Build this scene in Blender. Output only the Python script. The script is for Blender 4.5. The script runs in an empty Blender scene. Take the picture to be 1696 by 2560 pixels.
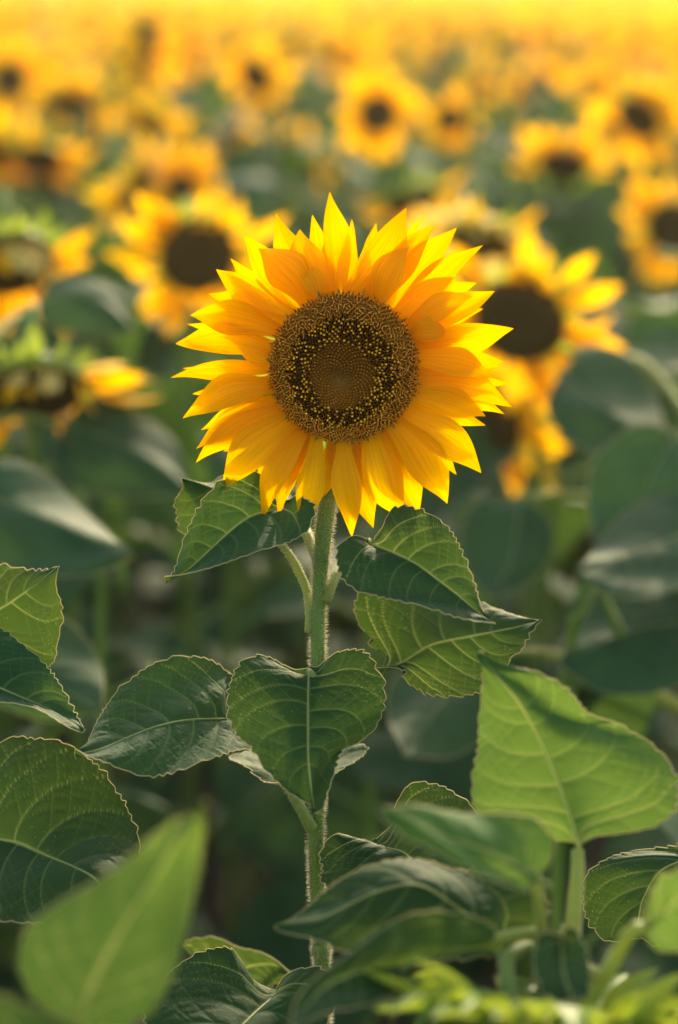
import bpy, math, random
import numpy as np
from mathutils import Matrix, Vector

random.seed(7)
rng = np.random.default_rng(7)
R = math.radians
scene = bpy.context.scene
col = scene.collection

# ------------------------------------------------------------------ camera
LENS, SENS, PXH = 85.0, 36.0, 2560.0
FPX = LENS / SENS * PXH
PITCH = math.atan((1280 + 58) / FPX)
CAM = np.array([0.0, 0.0, 1.45])
CR = np.array([1.0, 0, 0])
CF = np.array([0, math.cos(PITCH), -math.sin(PITCH)])
CU = np.array([0, math.sin(PITCH), math.cos(PITCH)])
D0 = 1.54
cam = bpy.data.cameras.new('camera')
cam.sensor_fit = 'VERTICAL'; cam.sensor_height = SENS; cam.sensor_width = 24
cam.lens = LENS; cam.clip_start = 0.05; cam.clip_end = 2000
cam.dof.use_dof = True; cam.dof.focus_distance = D0 - 0.01; cam.dof.aperture_fstop = 3.1
cam_o = bpy.data.objects.new('camera', cam); col.objects.link(cam_o)
cam_o.location = CAM; cam_o.rotation_euler = (math.pi / 2 - PITCH, 0, 0)
scene.camera = cam_o

# ------------------------------------------------------------------ light
SUN_EL, SUN_AZ = R(24), R(10)          # azimuth: from +Y (straight behind the flower) towards +X
sd = Vector((math.sin(SUN_AZ) * math.cos(SUN_EL), math.cos(SUN_AZ) * math.cos(SUN_EL), math.sin(SUN_EL)))
world = bpy.data.worlds.new('World'); scene.world = world; world.use_nodes = True
wn = world.node_tree.nodes; wl = world.node_tree.links
sky = wn.new('ShaderNodeTexSky'); sky.sky_type = 'NISHITA'; sky.sun_disc = False
sky.sun_elevation = SUN_EL; sky.sun_rotation = SUN_AZ
sky.dust_density = 3.0; sky.air_density = 1.0; sky.ozone_density = 0.6
wl.new(sky.outputs[0], wn['Background'].inputs[0]); wn['Background'].inputs[1].default_value = 0.15
sun = bpy.data.lights.new('sun', 'SUN'); sun.energy = 2.0; sun.angle = R(1.5); sun.color = (1.0, 0.86, 0.66)
sun_o = bpy.data.objects.new('sun', sun); col.objects.link(sun_o)
sun_o.rotation_euler = (-sd).to_track_quat('-Z', 'Y').to_euler(); sun_o.location = (2, 8, 6)
scene.view_settings.view_transform = 'Standard'; scene.view_settings.look = 'None'
scene.view_settings.exposure = 1.62; scene.view_settings.gamma = 1
scene.view_settings.use_white_balance = True; scene.view_settings.white_balance_temperature = 7350; scene.view_settings.white_balance_tint = 8
scene.render.engine = 'CYCLES'
scene.cycles.use_denoising = True
scene.cycles.max_bounces = 7; scene.cycles.transmission_bounces = 6; scene.cycles.diffuse_bounces = 4
scene.cycles.sample_clamp_indirect = 6

# ------------------------------------------------------------------ materials
def mat(name):
    m = bpy.data.materials.new(name); m.use_nodes = True
    nt = m.node_tree; nt.nodes.clear()
    return m, nt
def nd(nt, typ, **kw):
    n = nt.nodes.new(typ)
    for k, v in kw.items():
        if k.startswith('i_'):
            n.inputs[int(k[2:])].default_value = v
        else:
            setattr(n, k, v)
    return n
def ramp(nt, pts):
    r = nt.nodes.new('ShaderNodeValToRGB')
    e = r.color_ramp.elements
    while len(e) < len(pts): e.new(0.5)
    for x, (p, c) in zip(e, pts):
        x.position = p; x.color = (*c, 1) if len(c) == 3 else c
    return r
def mixc(nt, fac, a, b, mode='MIX'):
    n = nt.nodes.new('ShaderNodeMix'); n.data_type = 'RGBA'; n.blend_type = mode
    for sock, v in ((0, fac), (6, a), (7, b)):
        if hasattr(v, 'links') or isinstance(v, bpy.types.NodeSocket): nt.links.new(v, n.inputs[sock])
        else: n.inputs[sock].default_value = v if sock == 0 else (*v, 1)
    return n.outputs[2]

def thin_surface(nt, colour, tcolour, trans, rough, spec, normal=None, sheen=0.0):
    """a leaf or petal: reflecting front, light let through from behind"""
    p = nt.nodes.new('ShaderNodeBsdfPrincipled')
    nt.links.new(colour, p.inputs['Base Color'])
    p.inputs['Roughness'].default_value = rough
    p.inputs['Specular IOR Level'].default_value = spec
    if sheen:
        p.inputs['Sheen Weight'].default_value = sheen
        p.inputs['Sheen Roughness'].default_value = 0.45
    t = nt.nodes.new('ShaderNodeBsdfTranslucent'); nt.links.new(tcolour, t.inputs[0])
    if normal is not None:
        nt.links.new(normal, p.inputs['Normal']); nt.links.new(normal, t.inputs['Normal'])
    mx = nt.nodes.new('ShaderNodeMixShader'); mx.inputs[0].default_value = trans
    nt.links.new(p.outputs[0], mx.inputs[1]); nt.links.new(t.outputs[0], mx.inputs[2])
    o = nt.nodes.new('ShaderNodeOutputMaterial'); nt.links.new(mx.outputs[0], o.inputs[0])

def petal_material(name, base, tip, fine=True, dry=0.0):
    m, nt = mat(name)
    uv = nd(nt, 'ShaderNodeUVMap')
    sep = nd(nt, 'ShaderNodeSeparateXYZ'); nt.links.new(uv.outputs[0], sep.inputs[0])
    r = ramp(nt, [(0.0, base), (0.30, tuple(b * .45 + t * .55 for b, t in zip(base, tip))), (0.62, tip), (1.0, tip)])
    nt.links.new(sep.outputs[1], r.inputs[0])
    c = r.outputs[0]
    oi = nd(nt, 'ShaderNodeObjectInfo')
    hs = nd(nt, 'ShaderNodeHueSaturation'); hs.inputs['Hue'].default_value = .5
    mr = nd(nt, 'ShaderNodeMapRange'); mr.inputs[3].default_value = .493; mr.inputs[4].default_value = .507
    nt.links.new(oi.outputs['Random'], mr.inputs[0]); nt.links.new(mr.outputs[0], hs.inputs['Hue'])
    nt.links.new(c, hs.inputs['Color']); c = hs.outputs[0]
    normal = None
    if fine:
        mp = nd(nt, 'ShaderNodeMapping'); mp.inputs['Scale'].default_value = (26, 1.3, 1)
        nt.links.new(uv.outputs[0], mp.inputs[0])
        nz = nd(nt, 'ShaderNodeTexNoise'); nz.inputs['Scale'].default_value = 1.0; nz.inputs['Detail'].default_value = 3
        nt.links.new(mp.outputs[0], nz.inputs['Vector'])
        rr = ramp(nt, [(.30, (.80, .66, .5)), (.60, (1, 1, 1))]); nt.links.new(nz.outputs[0], rr.inputs[0])
        c = mixc(nt, 0.75, c, rr.outputs[0], 'MULTIPLY')
        bp = nd(nt, 'ShaderNodeBump'); bp.inputs['Strength'].default_value = .6; bp.inputs['Distance'].default_value = .001
        nt.links.new(nz.outputs[0], bp.inputs['Height']); normal = bp.outputs[0]
    thin_surface(nt, c, c, 0.50, .55, .10, normal)
    return m
M = {}
M['petal'] = petal_material('petal', (.97, .43, .002), (.98, .53, .003))
M['petal_bg'] = petal_material('petal_soft', (.95, .40, .006), (.97, .54, .010), fine=False)
M['petal_dry'] = petal_material('petal_dry', (.76, .48, .10), (.86, .62, .18), fine=False)

def leaf_material(name, dark, mid, tcol, trans=.36, detail=True, spec=.10, rough=.66):
    m, nt = mat(name)
    tc = nd(nt, 'ShaderNodeTexCoord')
    n1 = nd(nt, 'ShaderNodeTexNoise'); n1.inputs['Scale'].default_value = 26; n1.inputs['Detail'].default_value = 4
    nt.links.new(tc.outputs['Object'], n1.inputs['Vector'])
    r1 = ramp(nt, [(.3, dark), (.7, mid)]); nt.links.new(n1.outputs[0], r1.inputs[0])
    c = r1.outputs[0]
    oi = nd(nt, 'ShaderNodeObjectInfo')
    hs = nd(nt, 'ShaderNodeHueSaturation')
    mr = nd(nt, 'ShaderNodeMapRange'); mr.inputs[3].default_value = .8; mr.inputs[4].default_value = 1.2
    nt.links.new(oi.outputs['Random'], mr.inputs[0]); nt.links.new(mr.outputs[0], hs.inputs['Value'])
    nt.links.new(c, hs.inputs['Color']); c = hs.outputs[0]
    normal = None
    tsrc = nd(nt, 'ShaderNodeRGB'); tsrc.outputs[0].default_value = (*tcol, 1); t = tsrc.outputs[0]
    if detail:
        at = nd(nt, 'ShaderNodeAttribute', attribute_name='vein')
        c = mixc(nt, at.outputs['Fac'], c, (.17, .25, .07))
        t = mixc(nt, at.outputs['Fac'], t, (.40, .46, .11))
        # pollen specks
        vo = nd(nt, 'ShaderNodeTexVoronoi'); vo.inputs['Scale'].default_value = 330
        nt.links.new(tc.outputs['Object'], vo.inputs['Vector'])
        sp = nd(nt, 'ShaderNodeMath', operation='LESS_THAN'); sp.inputs[1].default_value = .12
        nt.links.new(vo.outputs['Distance'], sp.inputs[0])
        n2 = nd(nt, 'ShaderNodeTexNoise'); n2.inputs['Scale'].default_value = 34; n2.inputs['Detail'].default_value = 2
        nt.links.new(tc.outputs['Object'], n2.inputs['Vector'])
        gt = nd(nt, 'ShaderNodeMath', operation='GREATER_THAN'); gt.inputs[1].default_value = .56
        nt.links.new(n2.outputs[0], gt.inputs[0])
        mu = nd(nt, 'ShaderNodeMath', operation='MULTIPLY'); nt.links.new(sp.outputs[0], mu.inputs[0]); nt.links.new(gt.outputs[0], mu.inputs[1])
        mu2 = nd(nt, 'ShaderNodeMath', operation='MULTIPLY'); nt.links.new(mu.outputs[0], mu2.inputs[0]); mu2.inputs[1].default_value = .75
        sc_ = ramp(nt, [(.0, (.45, .5, .34)), (.7, (.3, .36, .2)), (1, (.55, .42, .1))]); nt.links.new(vo.outputs['Color'], sc_.inputs[0])
        c = mixc(nt, mu2.outputs[0], c, sc_.outputs[0])
        n3 = nd(nt, 'ShaderNodeTexNoise'); n3.inputs['Scale'].default_value = 420; n3.inputs['Detail'].default_value = 3
        nt.links.new(tc.outputs['Object'], n3.inputs['Vector'])
        v2 = nd(nt, 'ShaderNodeTexVoronoi'); v2.inputs['Scale'].default_value = 240; v2.feature = 'DISTANCE_TO_EDGE'
        nt.links.new(tc.outputs['Object'], v2.inputs['Vector'])
        ad = nd(nt, 'ShaderNodeMath', operation='MULTIPLY_ADD'); ad.inputs[1].default_value = 1.6
        nt.links.new(v2.outputs['Distance'], ad.inputs[0]); nt.links.new(n3.outputs[0], ad.inputs[2])
        bp = nd(nt, 'ShaderNodeBump'); bp.inputs['Strength'].default_value = .2; bp.inputs['Distance'].default_value = .0009
        nt.links.new(ad.outputs[0], bp.inputs['Height']); normal = bp.outputs[0]
    thin_surface(nt, c, t, trans, rough, spec, normal, sheen=.05)
    return m
M['leaf'] = leaf_material('leaf', (.011, .060, .017), (.021, .090, .024), (.054, .098, .010))
M['leaf_young'] = leaf_material('leaf_young', (.034, .12, .022), (.055, .16, .03), (.10, .175, .026), trans=.45)
M['leaf_bg'] = leaf_material('leaf_field', (.018, .064, .024), (.036, .100, .036), (.07, .14, .02), detail=False, rough=.64, trans=.3)

def plain(name, c1, c2, scale, rough=.6, trans=0.0, tc_=None, spec=.3, sheen=0.0, stretch=None):
    m, nt = mat(name)
    tc = nd(nt, 'ShaderNodeTexCoord')
    n1 = nd(nt, 'ShaderNodeTexNoise'); n1.inputs['Scale'].default_value = scale; n1.inputs['Detail'].default_value = 4
    if stretch:
        mp = nd(nt, 'ShaderNodeMapping'); mp.inputs['Scale'].default_value = stretch
        nt.links.new(tc.outputs['Object'], mp.inputs[0]); nt.links.new(mp.outputs[0], n1.inputs['Vector'])
    else:
        nt.links.new(tc.outputs['Object'], n1.inputs['Vector'])
    r1 = ramp(nt, [(.3, c1), (.7, c2)]); nt.links.new(n1.outputs[0], r1.inputs[0])
    bp = nd(nt, 'ShaderNodeBump'); bp.inputs['Strength'].default_value = .3; bp.inputs['Distance'].default_value = .001
    nt.links.new(n1.outputs[0], bp.inputs['Height'])
    rgb = nd(nt, 'ShaderNodeRGB'); rgb.outputs[0].default_value = (*(tc_ or c2), 1)
    thin_surface(nt, r1.outputs[0], rgb.outputs[0], trans, rough, spec, bp.outputs[0], sheen)
    return m
M['stem'] = plain('stem', (.11, .20, .02), (.17, .28, .035), 300, .55, .15, (.3, .42, .06), sheen=.15, stretch=(1, 1, .12))
M['petiole'] = plain('petiole', (.20, .28, .06), (.30, .37, .09), 300, .5, .4, (.55, .58, .12), sheen=.2)
M['vein'] = plain('vein', (.28, .36, .11), (.36, .42, .15), 200, .5, .3, (.6, .55, .15))
M['margin'] = plain('leaf_margin', (.46, .44, .22), (.56, .50, .26), 200, .5, .5, (.95, .8, .42))
M['hair'] = plain('hair', (.22, .27, .10), (.30, .34, .14), 100, .5, .6, (.98, .92, .78))
M['bract'] = plain('bract', (.07, .16, .03), (.13, .24, .04), 120, .5, .4, (.36, .45, .05))
M['bract_young'] = plain('bract_young', (.10, .22, .025), (.17, .30, .04), 120, .5, .42, (.40, .48, .04))
M['disc_bg'] = plain('seed_disc', (.055, .034, .008), (.11, .068, .015), 260, .8, spec=.1)
M['disc_base'] = plain('disc_base', (.20, .08, .012), (.30, .12, .02), 700, .9, spec=.1)
M['soil'] = plain('soil', (.030, .022, .014), (.07, .052, .034), 9, .95, spec=.1)

m, nt = mat('floret')
at_ = nd(nt, 'ShaderNodeAttribute', attribute_name='tint')
p_ = nd(nt, 'ShaderNodeBsdfPrincipled'); p_.inputs['Roughness'].default_value = .6; p_.inputs['Specular IOR Level'].default_value = .06
nt.links.new(at_.outputs['Color'], p_.inputs['Base Color'])
o_ = nd(nt, 'ShaderNodeOutputMaterial'); nt.links.new(p_.outputs[0], o_.inputs[0])
M['floret'] = m

# ------------------------------------------------------------------ helpers
def at(px, py, d=D0):
    """the point of the place seen at photograph pixel (px, py), d metres into the field"""
    return CAM + d * (CF + (px - 848) / FPX * CR + (1280 - py) / FPX * CU)
def mesh(name, verts, faces, mats, uv=None, attr=None, colour=None, mi=None, smooth=True):
    me = bpy.data.meshes.new(name)
    me.from_pydata(np.asarray(verts, float).tolist() if not isinstance(verts, list) else verts, [], faces)
    for m_ in (mats if isinstance(mats, (list, tuple)) else [mats]): me.materials.append(M[m_])
    n = len(me.polygons)
    me.polygons.foreach_set('use_smooth', [smooth] * n)
    if mi is not None: me.polygons.foreach_set('material_index', np.asarray(mi, dtype=np.int32))
    if uv is not None:
        lay = me.uv_layers.new(name='UVMap')
        idx = np.zeros(len(me.loops), dtype=np.int32); me.loops.foreach_get('vertex_index', idx)
        lay.data.foreach_set('uv', np.asarray(uv, dtype=np.float32)[idx].ravel())
    if attr is not None:
        a = me.attributes.new('vein', 'FLOAT', 'POINT'); a.data.foreach_set('value', np.asarray(attr, dtype=np.float32))
    if colour is not None:
        a = me.attributes.new('tint', 'FLOAT_COLOR', 'POINT')
        a.data.foreach_set('color', np.hstack([np.asarray(colour), np.ones((len(colour), 1))]).astype(np.float32).ravel())
    me.update()
    return me
def ob(name, me, parent=None, mw=None, kind=None):
    o = bpy.data.objects.new(name, me); col.objects.link(o)
    if parent is not None: o.parent = parent
    if mw is not None: o.matrix_local = mw
    if kind: o['kind'] = kind
    return o
def thing(name, label, cat, loc, group=None):
    o = bpy.data.objects.new(name, None); col.objects.link(o); o.empty_display_size = .05
    o.location = loc; o['label'] = label; o['category'] = cat
    if group: o['group'] = group
    return o
class MB:
    def __init__(s): s.v = []; s.f = []; s.n = 0; s.c = []
    def add(s, v, f, c=None):
        v = np.asarray(v, float)
        s.v.append(v); s.f += [tuple(i + s.n for i in q) for q in f]; s.n += len(v)
        if c is not None: s.c.append(np.broadcast_to(np.asarray(c, float), (len(v), 3)))
    def tube(s, pts, rad, k=6, c=None, cap=True):
        pts = np.asarray(pts, float); n = len(pts)
        rad = np.broadcast_to(np.asarray(rad, float), (n,))
        t = np.gradient(pts, axis=0); t /= np.linalg.norm(t, axis=1)[:, None] + 1e-12
        ref = np.array([0.31, 0.2, .93]) if abs(t[0] @ np.array([0.31, .2, .93])) < .9 else np.array([1., 0, 0])
        V = []
        for i in range(n):
            a = np.cross(t[i], ref); a /= np.linalg.norm(a) + 1e-12
            b = np.cross(t[i], a); ref = np.cross(a, t[i]) if False else ref
            ang = np.arange(k) * 2 * np.pi / k
            V.append(pts[i] + rad[i] * (np.cos(ang)[:, None] * a + np.sin(ang)[:, None] * b))
        V = np.vstack(V)
        F = [(i * k + j, i * k + (j + 1) % k, (i + 1) * k + (j + 1) % k, (i + 1) * k + j) for i in range(n - 1) for j in range(k)]
        if cap: F += [tuple(range(k))[::-1], tuple((n - 1) * k + j for j in range(k))]
        s.add(V, F, c)
    def V(s): return np.vstack(s.v)
def spline(pts, n):
    """smooth curve through pts, n samples evenly spaced"""
    p = np.asarray(pts, float)
    if len(p) == 2: return p[0] + np.linspace(0, 1, n)[:, None] * (p[1] - p[0])
    q = np.vstack([2 * p[0] - p[1], p, 2 * p[-1] - p[-2]])
    out = []
    for i in range(1, len(q) - 2):
        t = np.linspace(0, 1, 14, endpoint=False)[:, None]
        a, b, c, d = q[i - 1], q[i], q[i + 1], q[i + 2]
        out.append(.5 * (2 * b + (c - a) * t + (2 * a - 5 * b + 4 * c - d) * t ** 2 + (3 * b - a - 3 * c + d) * t ** 3))
    out = np.vstack(out + [p[-1:]])
    L = np.r_[0, np.cumsum(np.linalg.norm(np.diff(out, axis=0), axis=1))]
    u = np.linspace(0, L[-1], n)
    return np.stack([np.interp(u, L, out[:, k]) for k in range(out.shape[1])], 1)
def grid_faces(nu, nv):
    return [(i * nv + j, i * nv + j + 1, (i + 1) * nv + j + 1, (i + 1) * nv + j) for i in range(nu - 1) for j in range(nv - 1)]
def vnormals(P):
    a = np.gradient(P, axis=0); b = np.gradient(P, axis=1)
    n = np.cross(a, b); l = np.linalg.norm(n, axis=2, keepdims=True)
    return n / np.maximum(l, 1e-12)
def smoothstep(x): x = np.clip(x, 0, 1); return x * x * (3 - 2 * x)

# vein layout in (s along the midrib, t towards the edge): start, reach
VEINS = [(.006, .10, .7), (.012, .36, .95), (.16, .30, .6), (.30, .29, .55), (.44, .26, .5), (.58, .22, .42), (.71, .17, .3)]

def blade(Mid, Le, Ri, ns, nt_, tooth=.0025, period=.0076, quilt=.0005, wave=.002, seed=0, detail=True, cup=0.0, fold=0.0):
    """leaf surface between a midrib curve and its two edges (3D curves from base to tip)"""
    r = np.random.default_rng(seed)
    Ml, Ll, Rl = spline(Mid, ns), spline(Le, ns), spline(Ri, ns)
    # edges: samples gathered so that teeth resolve evenly
    t = np.linspace(0, 1, nt_)
    def side(E):
        Lc = np.r_[0, np.cumsum(np.linalg.norm(np.diff(E, axis=0), axis=1))]
        ph = Lc / period + .45 * np.sin(Lc / period * 1.1 + r.random() * 6) + .5 * np.sin(Lc / period * .37 + r.random() * 6)
        saw = (ph % 1.0)
        saw = np.where(saw < .78, saw / .78, (1 - saw) / .22)
        out = E - Ml
        l = np.linalg.norm(out, axis=1)[:, None]
        env = smoothstep(np.linspace(0, 1, ns) / .12) * smoothstep((1 - np.linspace(0, 1, ns)) / .12)
        amp = tooth * (0.3 + 1.2 * r.random(int(ph.max()) + 2)[ph.astype(int)])
        Et = E + out / np.maximum(l, 1e-6) * ((saw - .4) * amp * env)[:, None]
        P = Ml[:, None, :] * (1 - t)[None, :, None] + E[:, None, :] * t[None, :, None]
        P += (Et - E)[:, None, :] * (t ** 5)[None, :, None]
        return P
    PL, PR = side(Ll), side(Rl)
    P = np.concatenate([PL[:, ::-1], PR[:, 1:]], axis=1)        # ns x (2nt-1)
    nv = P.shape[1]
    N = vnormals(P)
    # a steady facing, so relief keeps one sign
    S = np.linspace(0, 1, ns)[:, None]; T = np.concatenate([-t[::-1], t[1:]])[None, :]
    size = np.linalg.norm(Mid[-1] - Mid[0]) if False else np.linalg.norm(Ml[-1] - Ml[0])
    nav = N[ns // 4:3 * ns // 4].reshape(-1, 3).mean(0); nav /= np.linalg.norm(nav) + 1e-9
    nav = nav if nav @ (CAM - P.reshape(-1, 3).mean(0)) > 0 else -nav
    N = np.where((N @ nav)[..., None] < 0, -N, N)
    width = np.linalg.norm(PR[:, -1] - PL[:, -1], axis=1)[:, None]
    d = np.zeros((ns, nv))
    d += cup * width * (T ** 2 - .35) + fold * width * (np.abs(T) - .4)
    a, b, c_, e = r.random(4) * 6.28
    d += wave * (np.sin(S * 7 + a + T * 2) * T ** 2 + .8 * np.sin(S * 13 + b + 3 * T) * np.abs(T) ** 1.5 + .5 * np.sin(T * 5 + S * 9 + c_))
    P = P + N * d[..., None]
    lines = []
    def pt(s, tt):
        i = np.clip(s, 0, 1) * (ns - 1); j = (np.clip(tt, -1, 1) + 1) / 2 * (nv - 1)
        i0 = np.minimum(i.astype(int), ns - 2); j0 = np.minimum(j.astype(int), nv - 2)
        fi = (i - i0)[:, None]; fj = (j - j0)[:, None]
        return (P[i0, j0] * (1 - fi) * (1 - fj) + P[i0 + 1, j0] * fi * (1 - fj) + P[i0, j0 + 1] * (1 - fi) * fj + P[i0 + 1, j0 + 1] * fi * fj)
    mid = pt(np.linspace(0, 1, 60), np.zeros(60))
    lines.append((mid, 1.0, 0))
    if detail:
        for sg in (-1, 1):
            for k, (s0, dl, st) in enumerate(VEINS):
                j = (r.random() - .5) * .06 if k > 1 else 0
                u = np.linspace(0, .97, 40)
                s = s0 + j + dl * u ** 1.25
                if k == 1: s = s0 + dl * u ** 1.1
                lines.append((pt(s, sg * u), st, 1))
                # branches outwards from the vein
                for q in np.linspace(.22, .82, 4):
                    u2 = np.linspace(q, min(q + .40, .98), 14)
                    sb = s0 + j + dl * q ** 1.25 - (u2 - q) * (.10 if k else .03)
                    lines.append((pt(np.maximum(sb, .0), sg * u2), .34 * st, 2))
                    sb = s0 + j + dl * q ** 1.25 + (u2 - q) * dl * 2.1
                    if k: lines.append((pt(np.minimum(sb, .99), sg * u2), .26 * st, 2))
        Q = P.reshape(-1, 3)
        vein = np.zeros(len(Q)); groove = np.full(len(Q), 1e9)
        for pl, st, lev in lines:
            w = (.0007, .00048, .00032)[lev] * (size / .1) ** .5
            lo, hi = pl.min(0) - .012, pl.max(0) + .012
            sel = np.where(((Q > lo) & (Q < hi)).all(1))[0]
            if not len(sel): continue
            A, B = pl[:-1], pl[1:]
            AB = B - A; L2 = (AB ** 2).sum(1) + 1e-14
            X = Q[sel][:, None, :] - A[None]
            tt = np.clip((X * AB[None]).sum(2) / L2, 0, 1)
            dd2 = ((X - tt[..., None] * AB[None]) ** 2).sum(2)
            k_ = dd2.argmin(1); dd = np.sqrt(dd2[np.arange(len(sel)), k_])
            frac = (k_ + tt[np.arange(len(sel)), k_]) / len(A)
            ww = w * (1 - .6 * frac)
            vein[sel] = np.maximum(vein[sel], st * np.exp(-(dd / ww) ** 2))
            if lev < 2: groove[sel] = np.minimum(groove[sel], dd)
            else: groove[sel] = np.minimum(groove[sel], dd + .0022)
        hump = 1 - np.exp(-(np.minimum(groove, .05) / .0036) ** 2)
        P = P + N * ((hump.reshape(ns, nv) - .5) * quilt * 2 * (1 - np.abs(T) ** 6))[..., None]
        vein = np.clip(vein, 0, 1)
    else:
        vein = None
    return P, vein, lines, N

def leaf_part(plant, P, vein, lines, N, material='leaf', ribs=True, margin=True, name='leaf', label=None):
    base = np.array(plant.location)
    ns, nv = P.shape[:2]
    o = ob(name, mesh(name, (P.reshape(-1, 3) - base), grid_faces(ns, nv), material, attr=vein if vein is not None else np.zeros(ns * nv)), plant)
    if label: o['label'] = label
    if ribs:
        mb = MB()
        for pl, st, lev in lines:
            if lev == 2 or st < .65: continue
            n = len(pl); r0 = .0006 if lev == 0 else .0003
            mb.tube(pl[::2] - base, r0 * st * (1 - .75 * np.linspace(0, 1, len(pl[::2]))), 5)
        me = mesh('vein_network', mb.V(), mb.f, 'vein'); ob('vein_network', me, o, kind='stuff')
    if margin:
        mb = MB()
        for E in (P[:, 0], P[:, -1]): mb.tube(E - base, .00030, 4)
        ob('leaf_margin', mesh('leaf_margin', mb.V(), mb.f, 'margin'), o)
    return o

class Z:
    """turns points read in an enlarged crop of the photograph into its own pixels"""
    def __init__(s, x0, y0, k): s.x0, s.y0, s.k = x0, y0, k
    def __call__(s, pts): return [(s.x0 + x * s.k, s.y0 + y * s.k) for x, y in pts]
ZA = Z(400, 450, 1 / 1.7043)      # flower
Z3 = Z(400, 1150, 1 / 1.6333)
Z4 = Z(150, 1550, 1 / 1.8447)
Z5 = Z(0, 1350, 1 / 1.956)
Z6 = Z(600, 1900, 1 / 1.4307)
Z7 = Z(1000, 1200, 1 / 2.2529)
Z8 = Z(300, 2000, 1 / 2.6133)
Z1 = Z(0, 0, 1.0)

def traced_leaf(plant, zf, mid, left, right, db, dt, dl=0.0, dr=0.0, arch=0.0, tip_t=None, hi=True, material='leaf', seed=0, petiole=None, pr=.0024, label=None, hair=False, **kw):
    """a leaf set in the field: base db metres deep, tip dt, its left and right halves swung by dl, dr"""
    def lift(pts, off):
        pts = np.array(zf(pts)); n = len(pts)
        L = np.r_[0, np.cumsum(np.linalg.norm(np.diff(pts, axis=0), axis=1))]; s = L / L[-1]
        d = db + (dt - db) * s - arch * np.sin(np.pi * s) + off * np.sin(np.pi * np.clip(s * .96 + .04, 0, 1)) ** .7
        return np.array([at(x, y, dd) for (x, y), dd in zip(pts, d)])
    ns, n2 = (190, 38) if hi else (80, 14)
    P, vein, lines, N = blade(lift(mid, 0), lift(left, dl), lift(right, dr), ns, n2, seed=seed, **kw)
    o = leaf_part(plant, P, vein, lines, N, material, label=label)
    if petiole:
        base = np.array(plant.location)
        pts = np.array([at(x, y, d) for (x, y), d in zip(zf([q[:2] for q in petiole]), [q[2] for q in petiole])])
        pts = spline(np.vstack([pts, P[0, P.shape[1] // 2][None]]), 26)
        mb = MB(); mb.tube(pts - base, pr * np.linspace(1.25, .85, 26), 8)
        pe = ob('petiole', mesh('petiole', mb.V(), mb.f, 'petiole'), o)
        if hair: hairs(pe, pts - base, pr * 1.05, 700, .0016)
    return o
def hairs(parent, path, rad, n, length, t0=0.0, t1=1.0):
    path = np.asarray(path); mb_v = []; mb_f = []
    k = len(path); rad = np.broadcast_to(rad, (k,))
    u = rng.uniform(t0, t1, n) * (k - 1.001); i = u.astype(int); f = (u - i)[:, None]
    p = path[i] * (1 - f) + path[i + 1] * f; tg = path[i + 1] - path[i]; tg /= np.linalg.norm(tg, axis=1)[:, None]
    rr = rad[i]
    a = np.cross(tg, rng.normal(size=(n, 3))); a /= np.linalg.norm(a, axis=1)[:, None]
    b = np.cross(tg, a)
    L = length * rng.uniform(.45, 1.25, n)
    root = p + a * rr[:, None] * .92
    dirn = a + tg * rng.uniform(-.5, .5, n)[:, None] + b * rng.uniform(-.5, .5, n)[:, None]
    dirn /= np.linalg.norm(dirn, axis=1)[:, None]
    w = .00019
    tri = np.stack([root + tg * w, root - tg * w * .5 + b * w, root - tg * w * .5 - b * w, root + dirn * L[:, None]], 1)
    V = tri.reshape(-1, 3); F = []
    for q in range(n):
        s = q * 4; F += [(s, s + 1, s + 3), (s + 1, s + 2, s + 3), (s + 2, s, s + 3)]
    ob('stem_hair', mesh('stem_hair', V, F, 'hair', smooth=False), parent, kind='stuff')

# ------------------------------------------------------------------ ground
gs = []
me = mesh('ground', [(-700, -30, 0), (700, -30, 0), (700, 1500, 0), (-700, 1500, 0)], [(0, 1, 2, 3)], 'soil', smooth=False)
g = ob('ground', me, kind='structure'); g['label'] = 'bare dark soil under the sunflower field'

# ------------------------------------------------------------------ the flower in focus
HC = (400 + 785 / 1.7043, 450 + 797 / 1.7043)
stem_px = [(862, 925, .030), (856, 1060, .040), (838, 1160, .032), (822, 1235, .018), (812, 1310, .008), (804, 1395, .004), (798, 1493, .002), (795, 1600, .0), (795, 1760, .0), (796, 1930, .004), (791, 2065, .008), (792, 2180, .012), (803, 2382, .02), (806, 2480, .022)]
sp = np.array([at(x, y, D0 + d) for x, y, d in stem_px])
foot = np.array([sp[-1][0] + .006, sp[-1][1] + .02, 0.0])
hero = thing('sunflower', 'large open yellow sunflower in sharp focus facing the viewer, on a hairy green stem', 'sunflower', foot)
HB = foot
path = spline(np.vstack([sp, [sp[-1] * .5 + foot * .5], foot]), 120)
rad = np.interp(np.linspace(0, 1, 120), [0, .06, .12, .3, .6, 1], [.0085, .0062, .0044, .0050, .0054, .009])
mb = MB(); mb.tube(path - HB, rad, 16)
stem = ob('stem', mesh('stem', mb.V(), mb.f, 'stem'), hero)
hairs(stem, path - HB, rad, 17000, .0036, .03, .62)

hc = at(*HC, D0)                       # centre of the flower head
AX, AY, AZ = CR, CU, -CF              # its plane: right, up, towards the viewer
def hp(x, y, z): return hc + np.outer(np.atleast_1d(x), AX) + np.outer(np.atleast_1d(y), AY) + np.outer(np.atleast_1d(z), AZ)
PX = D0 / FPX                          # metres per photograph pixel at the flower
RD = 318 / 1.7043 * PX                 # disc radius

def disc_z(rho): return .0035 + .0045 * np.sin(np.clip(rho, 0, 1.05) / 1.05 * np.pi * .93) ** 1.0 + .003 * np.exp(-((rho - .8) / .2) ** 2) - .006 * np.clip(rho - .9, 0, 1) / .1 * .5
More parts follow.
